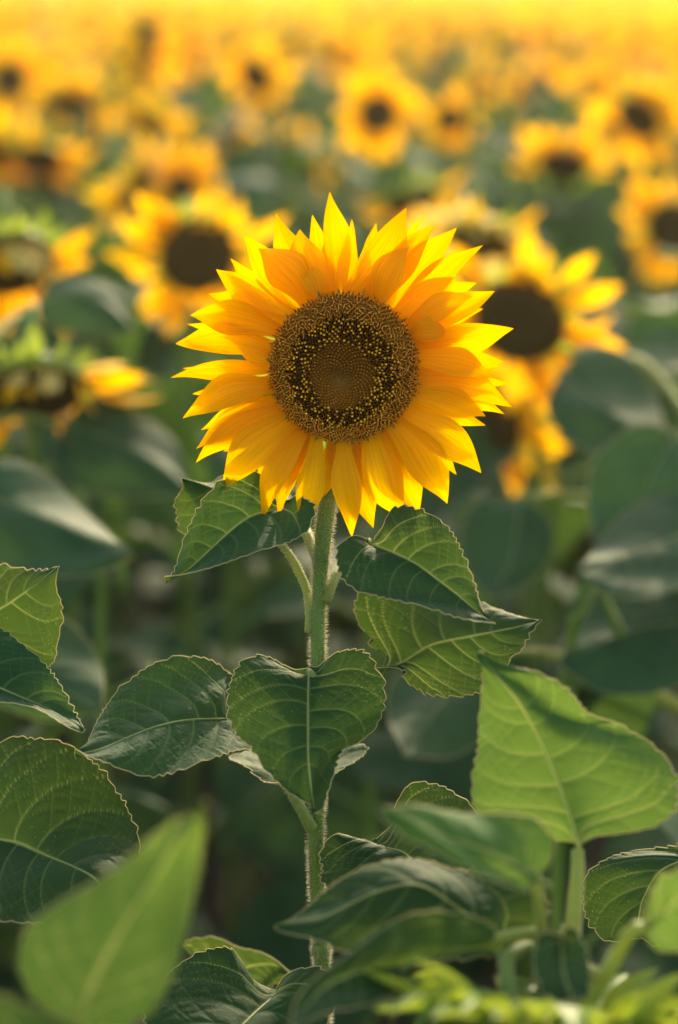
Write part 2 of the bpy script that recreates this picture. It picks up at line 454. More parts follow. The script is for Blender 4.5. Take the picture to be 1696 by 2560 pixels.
# receptacle: the dark cushion the florets stand on, with a green back
nr, na = 16, 48
V = []; 
for i in range(nr):
    rho = i / (nr - 1) * 1.0
    for j in range(na):
        a = 2 * np.pi * j / na
        V.append(hp(RD * rho * np.cos(a), RD * rho * np.sin(a), disc_z(rho) - .0035 - .006 * (rho > .97))[0])
F = [(i * na + j, (i + 1) * na + j, (i + 1) * na + (j + 1) % na, i * na + (j + 1) % na) for i in range(nr - 1) for j in range(na)]
head = ob('flower_head', mesh('flower_head', np.array(V) - HB, F, 'disc_base'), hero)
V = []
for i in range(8):
    q = i / 7
    for j in range(na):
        a = 2 * np.pi * j / na; rr = RD * (1.0 - .85 * q ** 2.2)
        V.append(hp(rr * np.cos(a), rr * np.sin(a), -.004 - .026 * q)[0])
F = [(i * na + j, i * na + (j + 1) % na, (i + 1) * na + (j + 1) % na, (i + 1) * na + j) for i in range(7) for j in range(na)]
ob('receptacle', mesh('receptacle', np.array(V) - HB, F, 'bract'), head)

# florets in their spiral
NF = 1750
GA = math.pi * (3 - math.sqrt(5))
bud, mid_, outer_ = MB(), MB(), MB()
for i in range(NF):
    rho = math.sqrt((i + .5) / NF); th = i * GA
    ox, oy = -.0022 * (1 - rho ** 2), -.0078 * (1 - rho ** 2)
    x, y = RD * .985 * rho * math.cos(th) + ox, RD * .985 * rho * math.sin(th) + oy
    zb = float(disc_z(rho)) - .0035
    # surface lean: outward at the rim
    lean = (rho ** 2) * .55
    dx, dy = math.cos(th) * lean, math.sin(th) * lean
    ax = np.array([dx, dy, 1.0]); ax /= np.linalg.norm(ax)
    A = np.cross(ax, [0.1, 1, 0]); A /= np.linalg.norm(A); B = np.cross(ax, A)
    edge = .43 + .012 * math.sin(th * 3 + 1) + random.uniform(-.02, .02)
    def ring(h, r, k=6, ph=0.0):
        a_ = np.arange(k) * 2 * np.pi / k + ph
        return np.array([x, y, zb]) + ax * h + r * (np.cos(a_)[:, None] * A + np.sin(a_)[:, None] * B)
    def lathe(prof, k, mbx, cols):
        Vv = []; Cc = []
        for (h, r), c in zip(prof, cols):
            Vv.append(ring(h, r, k)); Cc += [c] * k
        Vv = np.vstack(Vv); n_ = len(prof)
        Ff = [(a_ * k + b_, a_ * k + (b_ + 1) % k, (a_ + 1) * k + (b_ + 1) % k, (a_ + 1) * k + b_) for a_ in range(n_ - 1) for b_ in range(k)]
        Ff.append(tuple((n_ - 1) * k + b_ for b_ in range(k)))
        loc = hp(Vv[:, 0], Vv[:, 1], Vv[:, 2]) - HB
        mbx.add(loc, Ff, np.array(Cc))
    j = random.uniform(.75, 1.2)
    if rho < edge:
        g_ = smoothstep((.24 - rho) / .24)
        tip = np.array([.40, .135, .009]) * (1 - g_) + np.array([.14, .115, .01]) * g_
        side_ = np.array([.06, .022, .003]) * (1 - g_) + np.array([.07, .055, .008]) * g_
        s_ = .65 + .35 * smoothstep(rho / .25)
        h0 = random.uniform(-.0003, .0003)
        lathe([(0, .00085 * s_), (.0016 + h0, .00090 * s_), (.0026 + h0, .00078 * s_), (.0032 + h0, .0004 * s_)], 7, bud, [side_ * .6, side_, tip * j * .8, tip * j])
    elif rho < .71 + random.uniform(-.05, .05):
        hh = .0042 + .0016 * random.random() + .0012 * smoothstep((rho - .4) / .2)
        dk = np.array([.07, .028, .006])
        if random.random() < .5:
            yl = np.array([.98, .46, .025]) * j * random.uniform(.55, 1.1)
            q_ = random.uniform(.65, 1.0)
            lathe([(0, .0008), (hh * .55, .00065), (hh * .8, .00055), (hh, .0007 * q_), (hh + .0006, .0009 * q_), (hh + .0013, .00045 * q_)], 6, mid_, [dk * 2, dk, dk, yl * .7, yl, yl * 1.1])
        else:
            lathe([(0, .0008), (hh * .6, .0006), (hh * .85, .0006), (hh, .0003)], 6, mid_, [dk * 2, dk, dk * .8, dk * .6])
        # little red-brown lobes of the corolla
        for q in range(6):
            a_ = q * 1.047 + random.random()
            b0 = np.array([x, y, zb]); o1 = np.cos(a_) * A + np.sin(a_) * B; o2 = np.cross(ax, o1)
            Vv = np.array([b0 + ax * .0008 + o2 * .0005 + o1 * .0004, b0 + ax * .0008 - o2 * .0005 + o1 * .0004, b0 + ax * (.0028 + .0012 * random.random()) + o1 * .0015])
            mid_.add(hp(Vv[:, 0], Vv[:, 1], Vv[:, 2]) - HB, [(0, 1, 2)], np.array([.55, .19, .018]) * random.uniform(.5, 1.4))
    else:
        # spent floret: forked curling stigma over a short dark tube
        hh = .0030 + .0016 * random.random()
        gd = np.array([.97, .345, .018]) * random.uniform(.45, 1.1)
        dk = np.array([.24, .09, .012])
        lathe([(0, .0006), (hh * .7, .0005), (hh, .0004)], 5, outer_, [dk, dk, dk * 1.5])
        ph = random.random() * 6.28
        for q in (0, 1):
            a_ = ph + q * (2.4 + random.random())
            o1 = np.cos(a_) * A + np.sin(a_) * B; o2 = np.cross(ax, o1)
            b0 = np.array([x, y, zb]) + ax * hh * .9
            u = np.linspace(0, 1, 4)[:, None]; sc = random.uniform(.8, 1.35)
            c_ = b0 + ax * .0013 * np.sin(u * 2.3) * sc + o1 * .0016 * u * sc + o2 * .0007 * (u ** 2) * random.uniform(-1, 1)
            w = .00030 * (1.15 - .5 * u)
            Vv = np.vstack([c_ + o2 * w, c_ - o2 * w, c_ + ax * w * 1.6])
            Ff = []
            for k_ in range(3): Ff += [(k_, k_ + 1, 8 + k_ + 1, 8 + k_), (8 + k_, 8 + k_ + 1, 4 + k_ + 1, 4 + k_), (4 + k_, 4 + k_ + 1, k_ + 1, k_)]
            outer_.add(hp(Vv[:, 0], Vv[:, 1], Vv[:, 2]) - HB, Ff, gd * np.linspace(.7, 1.2, 12)[:, None])
        if random.random() < .35:
            yl = np.array([.75, .45, .07]) * j
            lathe([(hh, .0003), (hh + .0006, .0006), (hh + .0012, .0003)], 5, outer_, [yl * .6, yl, yl])
for nm, mbx in (('floret_bud', bud), ('open_floret', mid_), ('spent_floret', outer_)):
    ob(nm, mesh(nm, mbx.V(), mbx.f, 'floret', colour=np.vstack(mbx.c), smooth=True), head, kind='stuff')

# petals: tip, width, layer (0 front .. 2 back), base, sideways bow; read off the flower at 1.704x
PET = [
 (723, 35, 112, 1, 765, 490, -14), (655, 130, 84, 2, 715, 500, 6), (815, 150, 66, 2, 825, 480, 8), (920, 165, 84, 2, 880, 490, -6),
 (488, 135, 138, 1, 690, 500, 22), (598, 205, 165, 0, 730, 505, 46), (700, 205, 90, 2, 760, 500, 0), (610, 330, 92, 0, 700, 510, 8),
 (412, 290, 175, 0, 640, 535, -34), (357, 225, 118, 1, 600, 520, 16), (290, 325, 90, 2, 560, 560, 10), (240, 370, 128, 1, 560, 570, 22),
 (203, 470, 104, 1, 535, 610, -10), (132, 585, 138, 0, 515, 650, -26), (110, 597, 84, 2, 480, 720, -8), (62, 690, 128, 0, 490, 720, -28),
 (85, 800, 58, 2, 480, 790, 5), (40, 835, 84, 1, 475, 800, -10), (130, 910, 70, 2, 480, 850, -8), (100, 1022, 132, 0, 475, 880, -44),
 (165, 1055, 74, 2, 490, 930, -10), (150, 1140, 108, 1, 500, 960, -26), (150, 1205, 106, 0, 520, 985, -34), (268, 1160, 80, 2, 530, 1000, 4),
 (255, 1318, 160, 0, 550, 1020, -22), (390, 1305, 76, 2, 570, 1060, -6), (427, 1450, 112, 0, 610, 1080, -30), (500, 1450, 70, 1, 625, 1090, -18),
 (587, 1500, 112, 0, 665, 1090, 20), (662, 1385, 62, 1, 725, 1100, 30), (720, 1370, 70, 2, 740, 1100, 10), (825, 1525, 116, 0, 780, 1105, -6), (905, 1485, 120, 1, 850, 1100, -14),
 (1042, 1452, 158, 0, 905, 1085, -24), (1097, 1440, 140, 1, 960, 1070, 18), (1222, 1382, 165, 0, 1000, 1040, 30), (1370, 1245, 150, 0, 1030, 1000, 26),
 (1275, 1250, 96, 2, 1030, 1010, 12), (1312, 1168, 90, 2, 1050, 970, 10), (1395, 1045, 92, 2, 1070, 930, 10), (1388, 1012, 126, 0, 1075, 920, 26),
 (1476, 990, 110, 1, 1080, 880, 14), (1503, 963, 150, 0, 1085, 850, 34), (1507, 855, 72, 2, 1090, 840, -6), (1420, 838, 120, 0, 1085, 760, 18),
 (1475, 762, 104, 1, 1090, 760, -12), (1465, 795, 76, 2, 1085, 800, 6), (1512, 635, 128, 1, 1075, 700, -10), (1436, 466, 120, 1, 1060, 660, 18),
 (1385, 532, 84, 2, 1060, 670, 14), (1355, 420, 92, 2, 1040, 600, 10), (1376, 268, 110, 1, 1010, 575, 16), (1262, 405, 150, 0, 1005, 585, -18),
 (1335, 492, 104, 0, 1050, 640, 24), (1268, 190, 116, 1, 965, 545, 16), (1172, 176, 118, 1, 930, 520, 16), (1054, 112, 165, 0, 815, 490, -30),
 (1130, 130, 60, 2, 930, 510, 12), (1082, 220, 76, 2, 900, 500, 6), (1062, 282, 132, 0, 925, 525, 22), (960, 330, 100, 1, 870, 500, 0),
 (1235, 640, 100, 0, 1060, 665, 14), (330, 700, 96, 1, 490, 760, 4), (470, 1230, 90, 1, 580, 1060, 0), (1150, 1270, 110, 1, 990, 1050, 10),
 (300, 560, 100, 1, 520, 640, 4), (1300, 640, 100, 1, 1070, 700, 0), (1250, 900, 110, 1, 1080, 840, 6), (280, 930, 100, 1, 480, 850, 4), (745, 1250, 96, 1, 745, 1095, 0), (540, 1300, 100, 1, 640, 1085, -6), (850, 1330, 120, 1, 830, 1100, 6)]
def petal_grid(L, W, ns=26, nt_=11, base_w=.46, peak=.5, sharp=1.25, seed=0, lobe=True):
    r = np.random.default_rng(seed)
    s = np.linspace(0, 1, ns); t = np.linspace(-1, 1, nt_)
    q = np.clip((s - peak * .8) / (1 - peak * .8), 0, 1)
    w = (base_w + (1 - base_w) * smoothstep(s / peak)) * ((1 - q) ** (.8 * sharp) * (1 + .42 * np.sin(np.pi * q)))
    return s, t, w * W * .5
pr_ = np.random.default_rng(21)
for k, (tx, ty, w, lay, bx, by, bow) in enumerate(PET):
    c0 = np.array([785, 797.])
    sc = PX / 1.7043
    b = (np.array([bx, by]) - c0) * sc * np.array([1, -1]); tp = (np.array([tx, ty]) - c0) * sc * np.array([1, -1])
    # root the petal a little under the rim florets
    b = b * min(1, .96 * RD / np.linalg.norm(b))
    ax = tp - b; L = np.linalg.norm(ax); ax /= L; nrm = np.array([-ax[1], ax[0]])
    s, t, hw = petal_grid(L, w * sc * 1.06, seed=k, peak=pr_.uniform(.42, .56), base_w=pr_.uniform(.42, .6), sharp=pr_.uniform(.95, 1.2))
    S, T = np.meshgrid(s, t, indexing='ij')
    bo = bow * sc * np.sin(np.pi * S) - bow * sc * .0
    wob = .0009 * np.sin(S * 9 + pr_.random() * 6) * S
    X = b[0] + ax[0] * L * S + nrm[0] * (hw[:, None] * T + bo + wob)
    Y = b[1] + ax[1] * L * S + nrm[1] * (hw[:, None] * T + bo + wob)
    z0 = {0: .0, 1: -.006, 2: -.013}[lay] + pr_.uniform(-.002, .002)
    rise = {0: pr_.uniform(.004, .012), 1: pr_.uniform(-.002, .004), 2: -.004}[lay]
    fall = {0: pr_.uniform(-.006, .012), 1: pr_.uniform(-.004, .010), 2: .006}[lay]
    Zc = z0 + rise * np.sin(np.pi * np.clip(S * .95, 0, 1)) - fall * S ** 2
    cupd = pr_.uniform(-.55, .75); tw = pr_.uniform(-.3, .3)
    Zc = Zc + cupd * hw[:, None] * (T ** 2) * .8 + tw * hw[:, None] * T * S
    # two long ribs and fine pleats
    Zc += -.0007 * (np.exp(-((T - .35) / .12) ** 2) + np.exp(-((T + .35) / .12) ** 2)) * np.sin(np.pi * S) + .00025 * np.sin(T * 14 + k) * np.sin(np.pi * S)
    P = hp(X.ravel(), Y.ravel(), Zc.ravel()) - HB
    uv = np.stack([(T.ravel() + 1) / 2 + k * .37, S.ravel()], 1)
    ob('petal', mesh('petal', P, grid_faces(len(s), len(t)), 'petal', uv=uv), head)
# bracts: green pointed scales behind, a few tips reaching past the rim
for k in range(30):
    a = k / 30 * 6.283 + pr_.uniform(-.06, .06); d_ = np.array([math.cos(a), math.sin(a)]); n_ = np.array([-d_[1], d_[0]])
    s = np.linspace(0, 1, 9); t = np.linspace(-1, 1, 5); S, T = np.meshgrid(s, t, indexing='ij')
    hw = .0075 * np.clip(1 - S ** 1.6, 0, 1)
    L = .045; r0 = RD * .75
    Xy = (d_[None, None] * (r0 + L * S)[..., None] + n_[None, None] * (hw * T)[..., None])
    zz = -.016 - .006 * np.sin(S * 3) + .1 * hw * T ** 2 - .008 * S
    ob('bract', mesh('bract', hp(Xy[..., 0].ravel(), Xy[..., 1].ravel(), zz.ravel()) - HB, grid_faces(9, 5), 'bract'), head)
CH = MB()
for a in (95, 108, 74, 140, 12, 3, 200, 222, 250, 262, 275, 282, 290, 312, 335, 348, 160, 175, 40):
    a = R(a + random.uniform(-3, 3)); d_ = np.array([math.cos(a), math.sin(a), 0]); n_ = np.array([-d_[1], d_[0], 0]); w = .0014; l = random.uniform(.003, .006)
    q0 = d_ * RD * .97 + np.array([0, 0, .003])
    Vv = np.array([q0 + n_ * w, q0 - n_ * w, q0 + d_ * l + np.array([0, 0, .003]), q0 + np.array([0, 0, .0015]) + d_ * l * .3])
    CH.add(hp(Vv[:, 0], Vv[:, 1], Vv[:, 2]) - HB, [(0, 3, 2), (3, 1, 2)])
ob('chaff', mesh('chaff', CH.V(), CH.f, 'bract', smooth=False), head, kind='stuff')

# ---- its leaves
traced_leaf(hero, Z3, [(515, 185), (455, 205), (370, 235), (280, 300), (190, 375), (100, 455), (22, 498)],
    [(515, 185), (585, 165), (630, 185), (635, 215), (610, 265), (560, 300), (490, 330), (400, 365), (300, 405), (150, 460), (80, 485), (22, 498)],
    [(515, 185), (475, 150), (458, 105), (440, 62), (380, 48), (310, 55), (260, 80), (200, 130), (160, 190), (130, 250), (110, 300), (95, 350), (75, 420), (48, 465), (22, 498)],
    1.555, 1.50, dl=-.03, dr=.006, seed=1, petiole=[(612, 705, D0), (614, 630, D0 + .004), (600, 530, D0 + .012), (545, 410, D0 + .024), (490, 330, D0 + .035), (492, 250, D0 + .03)], pr=.0026, hair=True, label='green serrated leaf under the petals, pointing down to the side')
traced_leaf(hero, Z3, [(575, 165), (420, 150), (260, 120), (150, 90), (88, 75)],
    [(575, 165), (600, 130), (560, 100), (400, 70), (260, 75), (215, 95), (150, 90), (88, 75)],
    [(575, 165), (560, 260), (420, 330), (260, 340), (150, 330), (105, 312), (82, 285), (70, 250), (72, 215), (60, 180), (72, 150), (95, 110), (88, 75)],
    1.60, 1.60, dl=.03, dr=.0, seed=2, petiole=[(655, 430, D0 + .004), (635, 375, D0 + .012), (608, 315, D0 + .024), (588, 265, D0 + .038)], pr=.0034, hair=True)
traced_leaf(hero, Z3, [(850, 340), (940, 370), (1040, 420), (1130, 490), (1230, 560), (1310, 622), (1370, 668)],
    [(850, 340), (875, 305), (905, 270), (925, 225), (955, 195), (1010, 188), (1080, 210), (1135, 240), (1185, 285), (1225, 350), (1260, 430), (1285, 500), (1300, 570), (1330, 625), (1370, 668)],
    [(850, 340), (825, 325), (780, 323), (740, 342), (720, 378), (728, 430), (760, 480), (820, 515), (860, 528), (930, 560), (1010, 590), (1100, 615), (1200, 640), (1290, 655), (1370, 668)],
    1.535, 1.46, dl=.008, dr=-.03, seed=3, petiole=[(672, 580, D0), (690, 530, D0 + .004), (715, 475, D0 + .014), (745, 430, D0 + .026), (800, 370, D0 + .028)], pr=.0034, hair=True)
traced_leaf(hero, Z3, [(890, 870), (1000, 815), (1110, 755), (1250, 725), (1400, 690), (1560, 652)],
    [(890, 870), (905, 820), (905, 770), (870, 742), (828, 700), (806, 650), (800, 600), (820, 552), (880, 515), (1000, 500), (1150, 520), (1310, 575), (1350, 590), (1420, 622), (1500, 645), (1560, 652)],
    [(890, 870), (935, 855), (985, 850), (1000, 875), (1030, 905), (1090, 945), (1150, 960), (1230, 962), (1310, 945), (1390, 900), (1410, 850), (1440, 808), (1480, 778), (1500, 740), (1530, 690), (1560, 652)],
    1.57, 1.585, dl=.03, dr=-.012, seed=4, petiole=[(650, 1000, D0 + .004), (760, 960, D0 + .012), (840, 905, D0 + .022)], pr=.0026, hair=True)
traced_leaf(hero, Z4, [(860, 450), (780, 445), (620, 457), (450, 497), (300, 542), (160, 592), (68, 617)],
    [(860, 450), (880, 500), (895, 560), (896, 600), (840, 617), (780, 635), (710, 652), (650, 657), (590, 662), (490, 670), (400, 684), (300, 682), (210, 670), (130, 656), (68, 617)],
    [(860, 450), (790, 400), (772, 350), (790, 290), (806, 240), (780, 220), (740, 198), (690, 182), (640, 179), (560, 190), (470, 215), (400, 245), (350, 275), (275, 320), (240, 360), (210, 400), (175, 455), (120, 560), (68, 617)],
    1.545, 1.49, dl=-.035, dr=.05, seed=5, petiole=[(1160, 700, D0), (1080, 560, D0 + .005), (960, 470, D0 + .004)], wave=.003)
traced_leaf(hero, Z4, [(1148, 232), (1145, 350), (1145, 480), (1146, 620), (1156, 740), (1176, 892)],
    [(1148, 232), (1095, 222), (1065, 200), (1030, 170), (990, 148), (940, 142), (890, 152), (840, 180), (815, 220), (790, 280), (775, 350), (775, 420), (795, 490), (835, 550), (880, 582), (910, 620), (960, 690), (1010, 740), (1060, 790), (1110, 825), (1150, 858), (1176, 892)],
    [(1148, 232), (1195, 230), (1225, 205), (1260, 175), (1310, 152), (1380, 148), (1430, 175), (1455, 220), (1480, 270), (1500, 340), (1495, 400), (1470, 470), (1440, 510), (1390, 545), (1330, 580), (1290, 630), (1255, 700), (1220, 760), (1195, 820), (1182, 865), (1176, 892)],
    1.525, 1.455, dl=.018, dr=.018, arch=.010, seed=6, petiole=[(1190, 330, D0 - .003), (1170, 262, D0 - .02)], wave=.0032, label='heart-shaped dark green leaf hanging in front of the stem')
traced_leaf(hero, Z4, [(1050, 765), (1065, 720), (1085, 650), (1110, 560)],
    [(1050, 765), (990, 752), (930, 730), (870, 682), (782, 642), (830, 605), (930, 575), (1110, 560)],
    [(1050, 765), (1150, 742), (1250, 722), (1370, 660), (1412, 608), (1395, 570), (1300, 545), (1110, 560)],
    1.535, 1.66, seed=7, petiole=[(1160, 960, D0), (1125, 895, D0 - .004), (1085, 820, D0 - .004)], pr=.0034, hair=True)
traced_leaf(hero, Z6, [(475, 298), (540, 318), (610, 352), (700, 480)],
    [(475, 298), (505, 290), (545, 260), (562, 235), (566, 180), (600, 92), (640, 78), (720, 88), (790, 130), (835, 168), (850, 300), (800, 420), (700, 480)],
    [(475, 298), (435, 288), (380, 270), (340, 266), (305, 298), (286, 345), (296, 390), (288, 430), (310, 458), (400, 500), (550, 520), (700, 480)],
    1.545, 1.47, dl=.025, dr=-.01, seed=8, petiole=[(270, 520, D0 + .01), (340, 430, D0 + .02), (420, 350, D0 + .022)])
traced_leaf(hero, Z8, [(1025, 1250), (900, 1370), (780, 1500), (600, 1700), (500, 1900)],
    [(1025, 1250), (950, 1225), (880, 1190), (840, 1140), (790, 1040), (740, 972), (700, 960), (650, 955), (590, 965), (520, 985), (460, 1015), (370, 1080), (315, 1130), (250, 1220), (200, 1300), (170, 1380), (180, 1500), (280, 1700), (400, 1830), (500, 1900)],
    [(1025, 1250), (1045, 1235), (1090, 1180), (1150, 1140), (1220, 1115), (1330, 1110), (1420, 1180), (1400, 1350), (1250, 1550), (950, 1750), (500, 1900)],
    1.52, 1.40, dl=.035, dr=.0, seed=9, petiole=[(1310, 1330, D0 + .02), (1180, 1290, D0 + .01)], label='broad lower leaf at the foot of the frame')
traced_leaf(hero, Z8, [(700, 1190), (850, 1090), (1000, 1080), (1140, 1140)],
    [(700, 1190), (560, 1040), (420, 930), (520, 905), (640, 910), (780, 975), (900, 1010), (1020, 1070), (1140, 1140)],
    [(700, 1190), (820, 1240), (950, 1230), (1050, 1190), (1140, 1140)],
    1.70, 1.64, seed=10, hi=False)

# ------------------------------------------------------------------ the plant at the left edge
b0 = at(-330, 2300, 1.62); foot = np.array([b0[0], b0[1], 0])
pl = thing('leafy_sunflower_plant', 'leafy sunflower plant at the left edge, three sharp serrated leaves reaching into the picture', 'sunflower plant', foot)
mb = MB(); pth = spline([foot, at(-320, 2700, 1.61), at(-330, 2000, 1.60), at(-320, 1500, 1.60), at(-300, 1250, 1.60)], 30); mb.tube(pth - foot, np.linspace(.009, .005, 30), 12)
ob('stem', mesh('stem', mb.V(), mb.f, 'stem'), pl)
traced_leaf(pl, Z5, [(-330, 500), (-150, 420), (0, 335), (150, 230), (290, 128)],
    [(-330, 500), (-380, 420), (-300, 260), (-150, 150), (0, 125), (100, 138), (200, 138), (290, 128)],
    [(-330, 500), (-340, 600), (-200, 680), (0, 690), (150, 650), (245, 615), (272, 590), (286, 550), (295, 450), (312, 400), (305, 370), (295, 300), (276, 260), (272, 200), (290, 128)],
    1.60, 1.545, dl=.02, dr=-.01, seed=11, petiole=[(-640, 800, 1.6), (-480, 620, 1.6)], material='leaf')
traced_leaf(pl, Z5, [(-330, 600), (-150, 660), (0, 720), (100, 760), (200, 805), (330, 880), (418, 925)],
    [(-330, 600), (-320, 500), (-200, 390), (-80, 395), (0, 430), (40, 450), (90, 490), (150, 535), (215, 600), (260, 660), (295, 710), (330, 770), (380, 860), (418, 925)],
    [(-330, 600), (-400, 700), (-300, 790), (-100, 790), (0, 802), (100, 816), (200, 840), (300, 882), (370, 910), (418, 925)],
    1.57, 1.50, dl=.02, dr=-.03, seed=12, petiole=[(-640, 1000, 1.6), (-480, 720, 1.6)], material='leaf')
traced_leaf(pl, Z5, [(-160, 1430), (0, 1466), (100, 1482), (230, 1540), (380, 1612), (470, 1665), (560, 1765)],
    [(-160, 1430), (-220, 1250), (-100, 1030), (0, 988), (60, 968), (110, 970), (160, 985), (230, 990), (290, 1005), (345, 1025), (385, 1062), (435, 1088), (480, 1120), (520, 1152), (550, 1200), (600, 1260), (625, 1300), (660, 1370), (685, 1430), (692, 1490), (680, 1600), (620, 1710), (560, 1765)],
    [(-160, 1430), (-300, 1500), (-280, 1680), (-100, 1810), (0, 1858), (80, 1872), (160, 1870), (300, 1862), (450, 1825), (560, 1765)],
    1.545, 1.47, dl=.055, dr=-.04, seed=13, petiole=[(-640, 1300, 1.6), (-380, 1350, 1.58)], wave=.003)

# ------------------------------------------------------------------ blurred leaf in front, lower left
b0 = at(400, 2900, 1.13); foot = np.array([b0[0], b0[1], 0])
pl = thing('young_sunflower_plant', 'young plant close to the viewer with one bright green out-of-focus leaf, lower left', 'sunflower plant', foot)
mb = MB(); pth = spline([foot, at(400, 3000, 1.13), at(390, 2760, 1.12)], 14); mb.tube(pth - foot, np.linspace(.008, .004, 14), 10)
ob('stem', mesh('stem', mb.V(), mb.f, 'stem'), pl)
traced_leaf(pl, Z5, [(380, 2400), (440, 2200), (600, 1900), (800, 1580), (1000, 1270)],
    [(380, 2400), (280, 2350), (170, 2250), (105, 2120), (105, 2000), (135, 1900), (200, 1840), (350, 1740), (500, 1660), (650, 1560), (780, 1420), (900, 1330), (1000, 1270)],
    [(380, 2400), (500, 2420), (640, 2360), (750, 2280), (830, 2160), (880, 2050), (920, 1900), (945, 1750), (970, 1500), (1000, 1270)],
    1.12, 1.07, dl=.02, dr=.02, seed=14, hi=False, material='leaf_young', petiole=[(400, 2700, 1.12), (385, 2550, 1.12)])
traced_leaf(pl, Z1, [(200, 2760), (100, 2640), (-40, 2480)], [(200, 2760), (240, 2640), (130, 2540), (-40, 2480)], [(200, 2760), (60, 2780), (-40, 2640), (-40, 2480)], 1.12, 1.06, seed=15, hi=False, material='leaf_young')

# ------------------------------------------------------------------ plant at the lower right, in front
b0 = at(1420, 2640, 1.34); foot = np.array([b0[0], b0[1], 0])
pl = thing('nodding_sunflower', 'sunflower plant at the lower right with upright leaves and a head of green bracts', 'sunflower', foot)
FB = foot
st_px = [(1420, 2640, 1.34), (1400, 2480, 1.33), (1380, 2380, 1.32), (1300, 2370, 1.30), (1260, 2430, 1.27), (1310, 2620, 1.24)]
pth = spline([foot] + [at(*q) for q in st_px], 40); mb = MB(); mb.tube(pth - foot, np.linspace(.007, .0045, 40), 12)
so = ob('stem', mesh('stem', mb.V(), mb.f, 'stem'), pl)
# upright leaf
traced_leaf(pl, Z7, [(1010, 2080), (960, 1900), (900, 1720), (800, 1500), (680, 1270), (560, 1120), (440, 970)],
    [(1010, 2080), (880, 2040), (700, 1990), (520, 1920), (425, 1840), (412, 1700), (430, 1600), (452, 1500), (445, 1300), (436, 1100), (440, 970)],
    [(1010, 2080), (1100, 2020), (1250, 1990), (1400, 1960), (1510, 1900), (1560, 1830), (1566, 1700), (1540, 1610), (1480, 1530), (1400, 1450), (1300, 1400), (1220, 1362), (1140, 1360), (1060, 1340), (1020, 1310), (960, 1240), (900, 1190), (800, 1130), (700, 1090), (560, 1040), (440, 970)],
    1.345, 1.385, dl=.02, dr=.015, seed=16, material='leaf_young', petiole=[(960, 2680, 1.325), (985, 2400, 1.335), (1000, 2220, 1.34)], pr=.0042, wave=.003, label='tall upright light green leaf with a notched edge')
# leaf pointing to the stem of the flower
traced_leaf(pl, Z6, [(1062, 410), (900, 335), (720, 262), (600, 205), (490, 165)],
    [(1062, 410), (1100, 365), (1112, 300), (1082, 240), (1030, 210), (950, 190), (850, 175), (750, 170), (650, 180), (560, 192), (490, 165)],
    [(1062, 410), (1040, 455), (950, 452), (860, 424), (780, 372), (720, 322), (620, 282), (540, 232), (490, 165)],
    1.24, 1.19, dl=.03, dr=-.01, seed=17, hi=False, material='leaf_young', petiole=[(1090, 680, 1.30), (1076, 560, 1.27)], pr=.003)
traced_leaf(pl, Z6, [(985, 640), (930, 625), (790, 540), (640, 445), (480, 470), (300, 560), (125, 592)],
    [(985, 640), (1060, 600), (1095, 530), (1060, 480), (950, 445), (850, 408), (740, 368), (650, 340), (560, 345), (480, 370), (400, 410), (320, 460), (260, 510), (180, 568), (125, 592)],
    [(985, 640), (900, 690), (700, 720), (500, 710), (350, 680), (300, 652), (240, 627), (180, 607), (125, 592)],
    1.33, 1.33, dl=.03, dr=-.02, seed=18, material='leaf', petiole=[(1120, 690, 1.31), (1050, 655, 1.32)], pr=.0028)
traced_leaf(pl, Z6, [(560, 740), (470, 745), (360, 780), (270, 840), (180, 960)],
    [(560, 740), (700, 690), (880, 650), (905, 615), (850, 570), (750, 550), (650, 545), (550, 572), (450, 640), (380, 700), (260, 790), (200, 860), (180, 960)],
    [(560, 740), (620, 790), (540, 850), (420, 880), (300, 920), (180, 960)],
    1.255, 1.20, dl=.03, dr=-.01, seed=19, hi=False, petiole=[(1090, 665, 1.30), (1040, 622, 1.29), (880, 650, 1.275), (700, 692, 1.262)], pr=.0032)
traced_leaf(pl, Z6, [(1150, 640), (1155, 720), (1165, 790), (1200, 860)],
    [(1150, 640), (1090, 620), (1058, 680), (1060, 780), (1110, 850), (1200, 860)],
    [(1150, 640), (1205, 610), (1240, 690), (1252, 780), (1235, 840), (1200, 860)], 1.27, 1.22, seed=20, hi=False, petiole=[(1110, 700, 1.30), (1130, 650, 1.29)])
traced_leaf(pl, Z6, [(1450, 600), (1520, 540), (1600, 470), (1700, 420)],
    [(1450, 600), (1460, 520), (1490, 440), (1540, 405), (1620, 380), (1700, 420)], [(1450, 600), (1470, 660), (1540, 690), (1640, 640), (1700, 420)],
    1.22, 1.20, seed=21, hi=False, material='leaf_young', petiole=[(1120, 690, 1.31), (1285, 770, 1.24), (1350, 690, 1.23), (1405, 610, 1.22)], pr=.0042)
